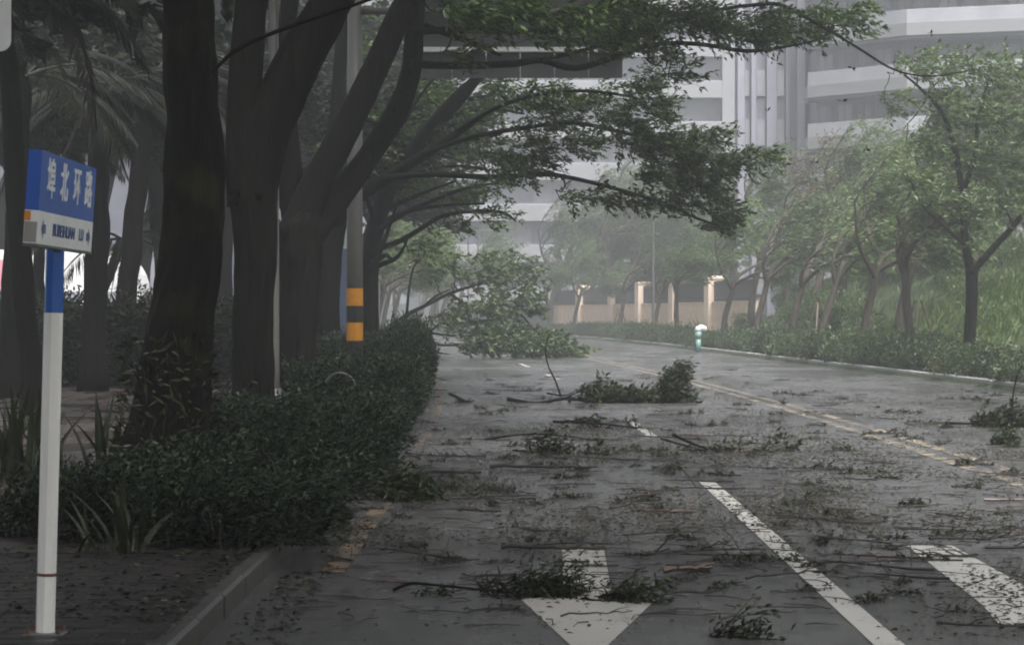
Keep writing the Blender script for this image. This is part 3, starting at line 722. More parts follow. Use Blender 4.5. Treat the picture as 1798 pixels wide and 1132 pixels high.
# ------------------------------------------------------------------ left hedge and plants at its foot
def shrub_variants(n, rx, ry, h, leaves, mat, **kw):
    return [(bush_mesh('foliage', rx, ry, h * random.uniform(.9, 1.1), leaves, M[mat], **kw), bush_stems('stems', rx, ry, h, 12, M['twig'])) for _ in range(n)]
def place_shrub(var, x, y, z, s, label, group, sz=1.0, name='shrub'):
    o = empty(name, (x, y, z), label, 'shrub', group, random.uniform(-.5, .5)); o.scale = (s, s, s * sz)
    a = bpy.data.objects.new('foliage', var[0]); link(a, o); a['kind'] = 'stuff'
    b = bpy.data.objects.new('stems', var[1]); link(b, o); b['kind'] = 'stuff'
    return o
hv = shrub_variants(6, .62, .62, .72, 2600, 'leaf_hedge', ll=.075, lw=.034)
y = 16.2
while y < 94:
    e = cx(y) - 6.56; far = min(1, max(0, (y - 24) / 40))
    place_shrub(random.choice(hv), e - (.10 if y < 26 else .24) + random.uniform(-.08, .1), y + random.uniform(-.15, .15), .05, .86 + .2 * far, 'dark hedge shrub overhanging the left kerb ' + beside(y), 'hedge shrubs along the left kerb', name='hedge_shrub', sz=(.55 + .62 * far) * random.uniform(.8, 1.25))
    y += .80 + .25 * far
y = 17.0
while y < 90:
    e = cx(y) - 6.56
    for r, ox in enumerate((-1.05, -1.75)):
        if (r == 1 and y < 27) or 31 < y < 33.6 or abs(y - 35) < .8: continue
        place_shrub(random.choice(hv), e + ox + random.uniform(-.12, .12), y + random.uniform(-.2, .2), .10, (.9 + .2 * min(1, y / 60)) * random.uniform(.9, 1.15), 'dark shrub inside the left planting bed ' + beside(y), 'shrubs in the left planting bed', name='bed_shrub', sz=.5 + .5 * min(1, max(0, (y - 22) / 38)))
    y += 1.3 if y < 40 else 2.6
for (x, y, s, lab) in [(-2.75, 16.5, .55, 'dark shrub at the near end of the bed, beside the white post'), (-3.3, 17.0, .5, 'low dark shrub left of the white post'), (-2.1, 16.4, .6, 'dark shrub at the near front of the planting bed'),
                       (-3.25, 19.3, .5, 'dark shrub hugging the left side of the mossy trunk'), (-2.45, 20.2, .55, 'dark shrub in front of the mossy trunk foot'), (-2.0, 22.0, .6, 'dark shrub right of the mossy trunk foot')]:
    place_shrub(random.choice(hv), x, y, .1, s, lab, None)
# strap leaved clumps, each leaf its own piece
def strap_mesh(L, w, bend):
    mb = MB(); k = 5; vs = []
    for i in range(k + 1):
        t = i / k; ww = w * (1 - t ** 2.2) * (.75 + .5 * min(1, t * 4)) + .002
        x = bend * t * t; z = L * t * (1 - .25 * bend * t)
        vs += [(x, -ww / 2, z), (x + ww * .12, 0, z - .004), (x, ww / 2, z)]
    fs = []
    for i in range(k): fs += [(3*i, 3*i+1, 3*i+4, 3*i+3), (3*i+1, 3*i+2, 3*i+5, 3*i+4)]
    mb.add(vs, fs); return mb.mesh('leaf', M['strap'])
straps = [strap_mesh(.78, .055, .10), strap_mesh(.66, .05, .22), strap_mesh(.55, .05, .32), strap_mesh(.40, .028, .30)]
def strap_clump(x, y, n, label, sc=1.0, kinds=(0, 1, 2), lean=.25):
    o = empty('strap_leaf_plant', (x, y, .12), label, 'plant', 'strap leaved plants by the paving')
    for i in range(n):
        c = bpy.data.objects.new('leaf', straps[random.choice(kinds)]); link(c, o)
        c.location = (random.gauss(0, .07), random.gauss(0, .07), 0); c.rotation_euler = (random.gauss(0, .12), random.gauss(.10, lean), random.uniform(0, 6.28)); c.scale = [sc * random.uniform(.8, 1.15)] * 3
for (x, y, n, lab, sc, kd, ln) in [(-4.45, 22.8, 20, 'tallest dark strap leaved clump at the left picture edge', 1.1, (0, 0, 1), .12), (-4.12, 22.4, 18, 'strap leaved clump just left of the white post', 1.05, (0, 0, 1), .12), (-3.72, 23.2, 12, 'sparse upright strap leaves right of the white post', .98, (0, 0, 1), .12),
                       (-3.95, 21.6, 16, 'lower strap leaved clump behind the white post', .75, (0, 1, 2), .2), (-2.36, 15.75, 14, 'yellowish arching blades at the front edge of the bed', .9, (3, 3, 2), .45), (-2.62, 15.85, 9, 'thin arching blades at the bed edge near the white post', .8, (3,), .5), (-3.3, 16.0, 12, 'drooping dark blades at the lower left picture edge', .8, (2, 3), .5)]:
    strap_clump(x, y, n, lab, sc, kd, ln)

# ------------------------------------------------------------------ palms and dark planting at the left
def frond_mesh(L, droop, ll, seed):
    mb = MB(); LV = Leaves(); pts = []
    for i in range(13):
        t = i / 12; pts.append(np.array((L * t * (1 - .18 * droop * t), 0, L * (.34 * t - (.55 + .35 * droop) * t * t))))
    mb.tube(pts, np.linspace(.035, .006, 13), 5)
    ww = np.linspace(.12, 1, 84)
    for sgn in (-1, 1):
        for t in ww:
            i = min(11, int(t * 12)); f = t * 12 - i; q = pts[i] * (1 - f) + pts[i+1] * f; tg = nrm(pts[i+1] - pts[i])
            d = nrm(tg * .75 + np.array((0, sgn * .75, -.42)) + RNG.normal(size=3) * .10)
            s = sin(pi * (.12 + .84 * t)) ** .6 * RNG.uniform(.85, 1.1)
            LV.add(q, d, np.array((0, sgn * .3, .9)), ll * s, .024)
    return mb.mesh('rachis', M['palm']), LV.mesh('leaflets', M['palm'])
fronds = [frond_mesh(2.6, .3, .62, 1), frond_mesh(2.9, .7, .66, 2), frond_mesh(2.4, 1.1, .6, 3)]
def palm(px, base_py, d, top_px, top_py, w, label, nf=15, pts=None):
    b = P(px, base_py, d); b[2] = .1; t = P(top_px, top_py, d)
    o = empty('palm_tree', tuple(b), label, 'palm', 'dark palms on the left')
    mb = MB(); pp = bez(b - b, t - b, 0, 14, .015)
    r0 = w * d / F / 2
    rr = [r0 * (1.35 if i == 0 else 1.12 if i == 1 else 1 - .15 * i / 14) for i in range(15)]
    mb.tube(pp, rr, 14, 0, True, .06); mb.obj('trunk', M['bark'], o, True)
    for i in range(nf):
        fm = fronds[i % 3]; fo = bpy.data.objects.new('frond', fm[0]); link(fo, o); fo.location = tuple(t - b)
        a = 2 * pi * i / nf * 1.0 + random.uniform(-.2, .2); a = a - .35 * sin(a)      # blown round towards the road
        fo.rotation_euler = (random.gauss(0, .15), random.uniform(-.75, .35), a); fo.scale = [random.uniform(.85, 1.15)] * 3
        lo = bpy.data.objects.new('leaflets', fm[1]); link(lo, fo); lo['kind'] = 'stuff'
    return o
palm(163, 690, 50, 178, 170, 44, 'palm with upright trunk right behind the blue sign')
palm(205, 660, 56, 262, 150, 38, 'palm with trunk leaning right, between blue sign and thickest trunk')
palm(12, 640, 46, 40, 140, 38, 'palm at the left picture edge')
palm(66, 620, 64, 70, 190, 22, 'thin palm partly hidden by the blue sign post')
palm(120, 640, 60, 215, 420, 20, 'short slanting palm stem crossing behind the upright palm', 7)
palm(300, 640, 66, 250, 80, 30, 'palm hidden behind the thickest trunk')
palm(390, 640, 70, 400, 60, 30, 'palm between the two nearest black trunks')
palm(60, 640, 38, 0, -40, 40, 'palm whose fronds hang into the upper left corner')
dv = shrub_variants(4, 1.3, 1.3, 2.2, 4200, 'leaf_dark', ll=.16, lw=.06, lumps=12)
for i in range(30):
    yy = random.uniform(53, 72); xx = random.uniform(-15, -5.8)
    xx = -15.5 + (i % 10) * 1.05 + random.uniform(-.2, .2); yy = 54 + (i // 10) * 5 + random.uniform(-1, 1)
    place_shrub(random.choice(dv), xx, yy, .0, random.uniform(.9, 1.05), 'tall dark bush in the thicket behind the palms', 'thicket of bushes behind the palms', sz=.74, name='bush')

# ------------------------------------------------------------------ tree kinds for the far side and the back
def tree_variant(h, wind, mat, bark, cfg=None, r=.16):
    c = dict(jit=.20, up=.07, wind=np.array(wind), wk=.30, max=3, kids=(4, 5, 4), ang=(.40, 1.0), ratio=(.46, .78), tw=2, twl=.60, nl=9, ll=.16, lw=.056, lwind=1.0)
    if cfg: c.update(cfg)
    Wd, L = MB(), Leaves()
    grow(Wd, L, np.zeros(3), nrm((RNG.normal() * .05, 0, 1)), h * .46, r, 0, c)
    return Wd.mesh('trunk', M[bark], True), L.mesh('crown', M[mat])
wr = nrm((.9, -.1, .12))
far_v = [tree_variant(7.8, wr, 'leaf_far', 'bark_far') for _ in range(5)]
rust_v = [tree_variant(8.2, wr, 'leaf_rust', 'bark_far')]
dark_v = [tree_variant(9.0, wr, 'leaf_dark', 'bark', dict(nl=9, ll=.22, lw=.09)) for _ in range(3)]
def place_tree(v, x, y, s, rz, label, group, name='tree', z=None, lean=0):
    o = empty(name, (x, y, ground_z(x, y) - .05 if z is None else z), label, 'tree', group, rz); o.scale = (s, s, s)
    if lean: o.rotation_euler = (0, lean, rz)
    a = bpy.data.objects.new('trunk', v[0]); link(a, o)
    b = bpy.data.objects.new('crown', v[1]); link(b, o); b['kind'] = 'stuff'
    return o
row = [(1612, 73, .98, 1, 'verge tree next left of the stoutest one, with a thin upright trunk'), (1515, 81, 1.0, 2, 'verge tree with trunk leaning right behind the far hedge'),
       (1437, 90, .98, 3, 'staked verge tree before the green bank'), (1385, 97, .95, 4, 'slender verge tree just left of the staked one'), (1322, 108, 1.05, 0, 'verge tree at the right end of the cream wall'), (1268, 119, 1.0, 2, 'verge tree right in front of the cream wall, leaning'),
       (1192, 136, .95, 1, 'slim verge tree before the cream wall pillars'), (1147, 149, .95, 3, 'verge tree beside the thin far lamp post'), (1088, 168, 1.05, 4, 'spreading staked verge tree before the cream wall'), (1007, 190, 1.0, 2, 'verge tree at the left end of the cream wall'), (968, 204, 1.0, 1, 'farthest verge tree beyond the cream wall'),
       (1818, 60, 1.05, 3, 'verge tree cut by the right picture edge')]
off_row = [(50, 1), (41, 2), (32, 0), (23, 4), (14, 3), (5, 1), (-5, 2)]
for px_, d_, s_, v_, lab in row:
    x = (px_ - HX) * d_ / F
    place_tree(far_v[v_], x, d_, s_, random.uniform(-.3, .3), lab, 'verge trees beyond the far kerb', 'verge_tree', lean=random.uniform(-.05, .08))
    if px_ in (1437, 1088, 1612):
        st = empty('tree_support', (x, d_, ground_z(x, d_) - .02), {1437: 'timber stakes propping the verge tree before the green bank', 1088: 'timber stakes propping the verge tree before the cream wall', 1612: 'timber stake leaning at the thin upright verge tree'}[px_], 'stakes', 'timber tree supports')
        for a in (.3, 2.4, 4.4):
            mb = MB(); mb.tube([(.75 * cos(a), .75 * sin(a), 0), (.10 * cos(a), .10 * sin(a), 1.9)], .035, 6); mb.obj('pole', M['stake'], st)
for d_, v_ in off_row: place_tree(far_v[v_], cx(d_) + 7.8, d_, 1.25, 0, 'unseen verge tree added on the near stretch to block sky light from the right', 'verge trees beyond the far kerb', 'verge_tree')  # enlarged trees out of view, added to block the sky on the right
# denser trees on the bank and behind the wall
bt = []
for i in range(26):
    yy = random.uniform(76, 140); bt.append((cx(yy) + random.uniform(12, 26), yy, random.uniform(.85, 1.15)))
for i in range(16):
    yy = random.uniform(88, 140); bt.append((cx(yy) + random.uniform(10.5, 22), yy, random.uniform(1.1, 1.4)))
for i, (x, yy, s) in enumerate(bt):
    rust = i in (3,)
    place_tree(random.choice(far_v), x, yy, s, random.uniform(-.5, .5), 'green windblown tree crowding the bank ' + ('behind the stoutest verge tree' if yy < 92 else 'behind the staked verge tree' if yy < 112 else 'close to the cream wall'), 'trees crowding the green bank', 'bank_tree')
for px_, d_, s_ in ((1385, 128, 1.12), (1440, 132, 1.15)):
    place_tree(rust_v[0], (px_ - HX) * d_ / F, d_, s_, random.uniform(-.3, .3), 'windblown tree with a rusty brown top below the grey tower' if px_ == 1385 else 'second rusty brown treetop, right of the first', 'rusty topped trees', 'bank_tree')
for i in range(30):
    yy = random.uniform(206, 223); xx = cx(yy) + random.uniform(9, 27)
    place_tree(random.choice(far_v), xx, yy, random.uniform(1.5, 2.2), random.uniform(-.5, .5), 'hazy tree behind the cream wall', 'hazy trees behind the cream wall', 'far_tree')
for i in range(22):
    d_ = random.uniform(215, 330); px_ = random.uniform(640, 1010)
    place_tree(random.choice(far_v), (px_ - HX) * d_ / F, d_, random.uniform(.9, 1.5), random.uniform(-.5, .5), 'faint hazy tree beyond the bend of the road', 'faint trees beyond the bend', 'far_tree', z=0)
for i, (px_, d_, s_) in enumerate([(330, 90, 1.8), (430, 88, 1.6), (60, 100, 2.2), (150, 98, 2.2), (230, 102, 2.2), (300, 104, 2.1), (-30, 96, 2.2), (500, 80, 1.3), (560, 92, 1.4), (610, 100, 1.3), (470, 70, 1.2), (400, 96, 2.0)]):
    place_tree(dark_v[i % 3], (px_ - HX) * d_ / F, d_, s_, random.uniform(-.5, .5), 'dark full crowned tree filling the gaps behind the avenue', 'dark trees behind the avenue', 'park_tree', z=.05)

sb = P(1700, 660, 67); sb[2] = .2
st_ = AvenueTree(sb, 'stoutest verge tree beyond the right kerb, forking in a Y', 'verge trees beyond the far kerb'); st_.root.name = 'verge_tree'
st_.limb([(1700, 672), (1702, 600), (1706, 530), (1706, 470)], 67, [27, 22, 20, 22], 'trunk', 12, .08, 5)
st_.limb([(1705, 480), (1694, 420), (1690, 350), (1678, 270), (1655, 200), (1610, 150), (1570, 120)], 67, [17, 14, 12, 10, 8, 5, 3], n=8)
st_.limb([(1706, 480), (1740, 440), (1780, 396), (1830, 330), (1870, 250)], 66, [14, 12, 10, 7, 4], n=8)
st_.limb([(1690, 340), (1712, 270), (1718, 200), (1740, 130)], 67.5, [10, 8, 6, 3], n=8)
st_.limb([(1694, 430), (1650, 390), (1620, 360), (1590, 300)], 66, [8, 6, 4, 2], n=7)
for c in [(1590, 110, 40, 26, 67, 16), (1640, 120, 44, 30, 67, 22), (1700, 118, 46, 34, 67, 26), (1760, 130, 44, 36, 67, 26), (1650, 190, 46, 36, 67, 26), (1720, 200, 52, 40, 67, 32), (1790, 210, 46, 44, 66, 30), (1620, 250, 46, 36, 67, 22), (1690, 270, 44, 36, 67, 22),
          (1750, 290, 50, 40, 67, 28), (1600, 320, 40, 30, 66, 14), (1660, 350, 40, 30, 66, 12), (1770, 360, 44, 34, 66, 16), (1560, 180, 36, 24, 67, 10), (1640, 420, 40, 26, 67, 8), (1820, 120, 44, 44, 66, 24), (1850, 300, 44, 44, 66, 24)]:
    st_.cluster(*c, nl=13, ll=.17, lw=.06, tl=.55, dd=1.7, wind=.5)
st_.done('leaf_far')
for px_, d_, s_ in ((660, 122, 1.0), (640, 138, 1.1), (672, 152, 1.0), (690, 172, 1.05), (650, 165, 1.2), (700, 196, 1.2), (735, 228, 1.3), (770, 240, 1.4), (800, 236, 1.3)):
    place_tree(far_v[int(d_) % 5], (px_ - HX) * d_ / F, d_, s_, random.uniform(-.4, .4), 'hazy tree on the left side beyond the fallen tree', 'hazy trees left of the bend', 'far_tree', z=.05)
# hedge along the far kerb, bank shrubs, bright grass
fv = shrub_variants(5, 1.15, .95, .85, 2400, 'leaf_far_hedge', ll=.11, lw=.05)
y = 44.0
while y < 203:
    for ox in ((1.6,) if 94 < y < 113 else (.95,)):
        x = cx(y) + 6.2 + ox - random.choice((0, .1, .2, .5)) + random.uniform(-.15, .15)
        place_shrub(random.choice(fv), x, y + random.uniform(-.2, .2), .12, random.uniform(.75, 1.12), 'low shrub of the far hedge ' + facing(y), 'hedge shrubs along the far kerb', name='hedge_shrub', sz=random.uniform(.6, .95))
    y += 1.45
gv = shrub_variants(4, 1.2, 1.2, 1.2, 1900, 'leaf_far', ll=.16, lw=.06)
for i in range(64):
    yy = random.uniform(56, 138); o_ = random.uniform(10, 22); x = cx(yy) + o_
    place_shrub(random.choice(gv), x, yy, ground_z(x, yy) - .1, random.uniform(.6, 1.15), 'leafy shrub growing on the green bank ' + ('behind the stoutest verge tree' if yy < 78 else 'behind the staked verge tree' if yy < 104 else 'towards the cream wall'), 'shrubs on the green bank', name='bank_shrub')
gl = Leaves()
for i in range(9000):
    yy = RNG.uniform(52, 140); x = cx(yy) + RNG.uniform(8.3, 17)
    gl.add((x, yy, ground_z(x, yy)), nrm(np.array((.35, -.05, 1)) + RNG.normal(size=3) * .3), rv()[0], RNG.uniform(.2, .5), .035)
tag(gl.obj('grass', M['leaf_far']), 'tall rank grass covering the bank beyond the verge trees', 'grass', kind='stuff')
gl = Leaves()
for i in range(9000):
    yy = 82 + RNG.normal() * 6; x = cx(yy) + np.clip(12.6 + RNG.normal() * 1.5, 9.6, 17)
    gl.add((x, yy, ground_z(x, yy) + RNG.uniform(0, .5)), nrm(np.array((.3, -.05, 1)) + RNG.normal(size=3) * .35), rv()[0], RNG.uniform(.2, .5), .035)
tag(gl.obj('bright_grass', M['leaf_bright']), 'fresh bright green grass on the bank at the right edge', 'grass', kind='stuff')

# ------------------------------------------------------------------ fallen tree across the far lane
ft = AvenueTree(P(690, 612, 97) * (1, 1, 0), 'uprooted leafy tree lying across the road in the haze', None)
ft.root.name = 'fallen_tree'
ft.limb([(664, 600), (690, 574), (714, 553), (744, 538), (790, 515), (850, 495), (905, 470)], [97, 97, 97, 97.5, 98, 98, 98], [9, 9, 8, 7, 6, 5, 3], 'trunk', 9, .08, 4)
for pts in [[(690, 606), (734, 600), (760, 578), (800, 552), (850, 535)], [(734, 600), (780, 606), (840, 604), (900, 600)], [(714, 553), (718, 510), (726, 470), (740, 455)], [(744, 538), (765, 520), (790, 508)],
            [(730, 598), (760, 616), (790, 622)], [(755, 584), (800, 590), (860, 588)], [(790, 515), (830, 540), (900, 560)], [(850, 535), (900, 540), (960, 600), (1010, 620)]]:
    ft.limb(pts, list(np.linspace(97, 96, len(pts))), list(np.linspace(5.5, 2, len(pts))), 'branch', 6, 0, 4)
for c in [(870, 455, 50, 22, 98, 26), (905, 480, 44, 34, 97, 40), (850, 500, 50, 34, 97, 40), (800, 465, 40, 24, 98, 18), (770, 480, 36, 18, 98, 12), (920, 530, 34, 36, 96, 40), (870, 550, 56, 34, 96, 60), (810, 540, 40, 24, 96.5, 24), (900, 600, 60, 24, 95.5, 60), (830, 596, 46, 26, 95.5, 40), (780, 565, 36, 16, 96, 14), (960, 605, 34, 18, 95.5, 26), (1000, 617, 26, 9, 95.5, 12), (740, 430, 36, 12, 98, 7)]:
    c = c[:5] + (max(3, int(c[5] * (1.2 if c[1] > 560 else .58))),)
    ft.cluster(*c, nl=16, ll=.22, lw=.08, tl=.5, dd=2.0, stem=True)
ft.done('leaf_fallen')

# ------------------------------------------------------------------ cream wall with pillars, far lamp, teal post
pil = [(1252, 155, 485), (1188, 167, 488), (1128, 180, 490), (1079, 192, 490), (1022, 205, 496)]
pw = [((px_ - HX) * d_ / F, d_) for px_, d_, _ in pil]
pw = [((1330 - HX) * 140 / F, 140.0)] + pw + [((968 - HX) * 217 / F, 217.0)]
bw = empty('boundary_wall', (pw[1][0], pw[1][1], .5), 'cream boundary wall with pale square pillars and dark railings', 'wall')
o0 = np.array((pw[1][0], pw[1][1], .5))
for i, (x, y) in enumerate(pw):
    if 0 < i < 6:
        mb = MB(); mb.box(-.44, .44, -.44, .44, -.6, 3.25); mb.bbox(-.52, .52, -.52, .52, 3.252, 3.42, .05); mb.box(-.48, .48, -.48, .48, -.6, .25)
        mb.obj('pillar', M['wall_pale'], bw, loc=(x - o0[0], y - o0[1], 0)).rotation_euler = (0, 0, .25)
for i in range(len(pw) - 1):
    a, b = np.array(pw[i]), np.array(pw[i+1]); L_ = np.linalg.norm(b - a); u = (b - a) / L_; ang = math.atan2(u[1], u[0])
    for j in range(3):
        s0, s1 = .4 + (L_ - .8) * j / 3 + .02, .4 + (L_ - .8) * (j + 1) / 3 - .02
        mb = MB(); mb.box(s0, s1, -.12, .12, -.6, .84); mb.box(s0, s1, -.10, .10, .842, .868); mb.box(s0, s1, -.12, .12, .87, 1.78); mb.box(s0 - .02, s1 + .02, -.16, .16, 1.782, 1.86)
        w = mb.obj('wall_panel', M['wall_cream'], bw, loc=(a[0] - o0[0], a[1] - o0[1], 0)); w.rotation_euler = (0, 0, ang)
    mb = MB()
    for z in (2.0, 2.95): mb.box(.4, L_ - .4, -.025, .025, z, z + .05)
    s = .5
    while s < L_ - .4: mb.box(s - .014, s + .014, -.014, .014, 1.87, 3.1); s += .15
    w = mb.obj('railing', M['iron'], bw, loc=(a[0] - o0[0], a[1] - o0[1], 0)); w.rotation_euler = (0, 0, ang)
fl = empty('far_lamp_post', ((1147 - HX) * 144 / F, 144, .15), 'thin pale lamp post before the cream wall', 'lamp post')
mb = MB(); mb.tube([(0, 0, 0), (0, 0, 7.4)], (.085, .05), 8); mb.obj('pole', M['grey_steel'], fl)
mb = MB(); mb.tube(bez((0, 0, 7.3), (-1.6, 0, 7.9), .2, 6), .03, 6); mb.obj('arm', M['grey_steel'], fl)
mb = MB(); mb.bbox(-2.1, -1.5, -.12, .12, 7.85, 7.97, .03); mb.obj('lamp_head', M['grey_steel'], fl)
fl2 = empty('far_lamp_post', ((822 - HX) * 200 / F, 200, .05), 'faint lamp post above the fallen tree', 'lamp post')
mb = MB(); mb.tube([(0, 0, 0), (0, 0, 7.6)], (.09, .05), 8); mb.obj('pole', M['grey_steel'], fl2)
mb = MB(); mb.tube(bez((0, 0, 7.5), (1.6, 0, 8.1), .2, 6), .03, 6); mb.obj('arm', M['grey_steel'], fl2)
mb = MB(); mb.bbox(1.5, 2.1, -.12, .12, 8.05, 8.17, .03); mb.obj('lamp_head', M['grey_steel'], fl2)
tx = (1226 - HX) * 110 / F
tp = empty('marker_post', (tx, 110, .0), 'small teal post with a curved white top at the far kerb', 'post')
mb = MB(); mb.tube([(0, 0, 0), (0, 0, .55)], (.10, .12), 10); mb.tube([(0, 0, .552), (0, 0, .86)], (.13, .15), 10); mb.obj('shaft', M['teal'], tp, True)
mb = MB(); mb.tube([(-.02, 0, .86), (0, 0, .98), (.12, 0, 1.04), (.26, 0, 1.0), (.32, 0, .9)], (.15, .15, .14, .12, .09), 10); mb.obj('hood', M['white_pole'], tp, True)
mb = MB(); mb.tube([(.325, 0, .90), (.33, 0, .87)], (.08, .08), 10); mb.obj('opening', M['iron'], tp)
# small orange cone like marker and pale bag by the stout tree
oc = empty('orange_marker', ((1638 - HX) * 66 / F, 66, .12), 'small orange marker peg in the far hedge', 'peg')
mb = MB(); mb.tube([(0, 0, 0), (0, 0, .68)], (.04, .02), 8); mb.obj('peg', plain('orange plastic', (.28, .09, .05), .5), oc)
mb = MB(); mb.tube([(0, 0, .0), (0, 0, .03)], .12, 8); mb.obj('foot', M['iron'], oc)

# ------------------------------------------------------------------ buildings
def bpart(root, name, mat, x0, x1, y0, y1, z0, z1):
    mb = MB(); mb.box(x0, x1, y0, y1, z0, z1); return mb.obj(name, mat, root)
D1 = 226; q = lambda px, d=D1: (px - HX) * d / F
zq = lambda py, d=D1: CAM_Z + (HY - py) * d / F
ab = empty('apartment_block', (0, D1, 0), 'pale apartment block with white floor bands and a white corner column', 'building')
xl, xr = q(800), q(1290)
bpart(ab, 'core', M['grey_wall'], xl, xr - .02, 1.6, 14, 0, zq(-150))
cols = [q(1268), xr]
bpart(ab, 'corner_column', M['white_wall'], cols[0], cols[1], -.35, 1.6, 0, zq(-150))
pitch = (zq(100) - zq(172)); zb0 = zq(172)
for k in range(-8, 9):
    zt_ = zb0 + k * pitch                                  # underside of a white band = top of a window strip
    if zt_ < 1 or zt_ > zq(-160): continue
    bpart(ab, 'floor_band', M['white_wall'], xl, cols[0] - .003, -.30, 1.6, zt_, zt_ + pitch * .38)
    nb = 7; ww = (cols[0] - xl) / nb
    for j in range(nb):
        x0 = xl + j * ww
        wn = bpart(ab, 'window', M['grey_wall2'], x0 + .02, x0 + .14, 1.25, 1.59, zt_ - pitch * .62 + .003, zt_ - .003)
        pn_ = bpart(wn, 'pane', M[random.choice(('glass', 'glass', 'glass_mid', 'glass_dark'))], x0 + .15, x0 + ww - .02, 1.40, 1.50, zt_ - pitch * .62 + .003, zt_ - .003)
        mu = bpart(wn, 'mullion', M['grey_wall2'], x0 + ww * .55, x0 + ww * .55 + .08, 1.34, 1.397, zt_ - pitch * .62 + .003, zt_ - .003)
    bpart(ab, 'balcony_rail', M['grey_wall'], xl + .01, cols[0] - .01, -.26, -.22, zt_ + pitch * .38 + .004, zt_ + pitch * .38 + .16)
bpart(ab, 'roof', M['grey_wall'], xl - .2, xr + .2, -.5, 14.2, zq(-150) + .01, zq(-150) + .5)

D2 = 150
tw = empty('grey_tower', (0, D2, 0), 'tall grey tower with curving white balcony bands above the bank trees', 'building')
pl = [(1418, 152), (1592, 146), (1798, 143.6), (1990, 142.5)]
pts2 = [((px_ - HX) * d_ / F, d_ - D2) for px_, d_ in pl]
zc0 = CAM_Z + (HY - 172) * 152 / F; FP = 3.05
def band(name, mat, z0, z1, inset, depth, pts=pts2, parent=tw):
    mb = MB(); n = len(pts)
    v = []
    for (x, y) in pts:
        v += [(x + inset * .3, y + inset, z0), (x + inset * .3, y + inset, z1), (x + inset * .3, y + inset + depth, z0), (x + inset * .3, y + inset + depth, z1)]
    f = []
    for i in range(n - 1):
        a, b = 4*i, 4*(i+1)
        f += [(a, b, b+1, a+1), (a+1, b+1, b+3, a+3), (a+2, a+3, b+3, b+2), (a, a+2, b+2, b)]
    f += [(0, 1, 3, 2), (4*(n-1), 4*(n-1)+2, 4*(n-1)+3, 4*(n-1)+1)]
    mb.add(v, f); return mb.obj(name, mat, parent)
ZT = 26.5
band('core', M['grey_wall2'], 0, ZT, 2.6, 12)
for k in range(-3, 5):
    z = zc0 + k * FP
    if z < 3 or z > ZT: continue
    band('balcony_band', M['white_wall'], z, z + .72, 0, 1.9)
    band('balcony_glass', M['glass_pale'], z + .725, z + 1.5, .06, .05)
    band('ceiling_slab', M['grey_wall'], z - .16, z - .004, .3, 2.25)
    for i in range(len(pts2) - 1):
        for j in range(5):
            t0 = (j + .12) / 5; t1 = (j + .88) / 5
            (xa, ya), (xb, yb) = pts2[i], pts2[i+1]
            mb = MB(); xs = [xa + (xb - xa) * t for t in (t0, t1)]; ys_ = [ya + (yb - ya) * t + 2.50 for t in (t0, t1)]
            mb.add([(xs[0] + .8, ys_[0], z + .8), (xs[1] + .8, ys_[1], z + .8), (xs[1] + .8, ys_[1], z + 2.7), (xs[0] + .8, ys_[0], z + 2.7),
                    (xs[0] + .8, ys_[0] + .08, z + .8), (xs[1] + .8, ys_[1] + .08, z + .8), (xs[1] + .8, ys_[1] + .08, z + 2.7), (xs[0] + .8, ys_[0] + .08, z + 2.7)],
                   [(0,1,2,3), (4,7,6,5), (0,4,5,1), (3,2,6,7), (0,3,7,4), (1,5,6,2)])
            wn = mb.obj('window', M['glass'] if (i + j + k) % 3 else M['glass_pale'], tw)
            mb = MB(); mb.tube([(xs[0] + .8, ys_[0] - .03, z + .8), (xs[0] + .8, ys_[0] - .03, z + 2.7)], .06, 4); mb.tube([((xs[0]+xs[1])/2 + .8, (ys_[0]+ys_[1])/2 - .03, z + .8), ((xs[0]+xs[1])/2 + .8, (ys_[0]+ys_[1])/2 - .03, z + 2.7)], .05, 4)
            mb.obj('frame', M['white_wall'] if (j + k) % 4 == 1 else M['grey_wall'], wn)
# the plain flank between the two, with shallow upright fins
fx0, fx1 = (1292 - HX) * 158 / F, (1426 - HX) * 158 / F
bpart(tw, 'flank', M['grey_wall2'], fx0, fx1 + 1.5, 8.0, 8.8, 0, ZT + .4)
for j, (a, b, mt) in enumerate([(1294, 1306, 'grey_wall'), (1318, 1326, 'grey_wall'), (1345, 1362, 'grey_wall'), (1378, 1384, 'grey_wall2'), (1398, 1412, 'grey_wall')]):
    bpart(tw, 'fin', M[mt], (a - HX) * 158 / F, (b - HX) * 158 / F, 7.4, 7.99, 0, ZT + .2)
for k in range(-4, 5):
    z = zc0 + k * FP
    if 2 < z < ZT - 2:
        for a, b in ((1308, 1316), (1328, 1343), (1364, 1376)):
            bpart(tw, 'window', M['glass_pale'], (a - HX) * 158 / F, (b - HX) * 158 / F, 7.86, 7.985, z + .6, z + 2.2)
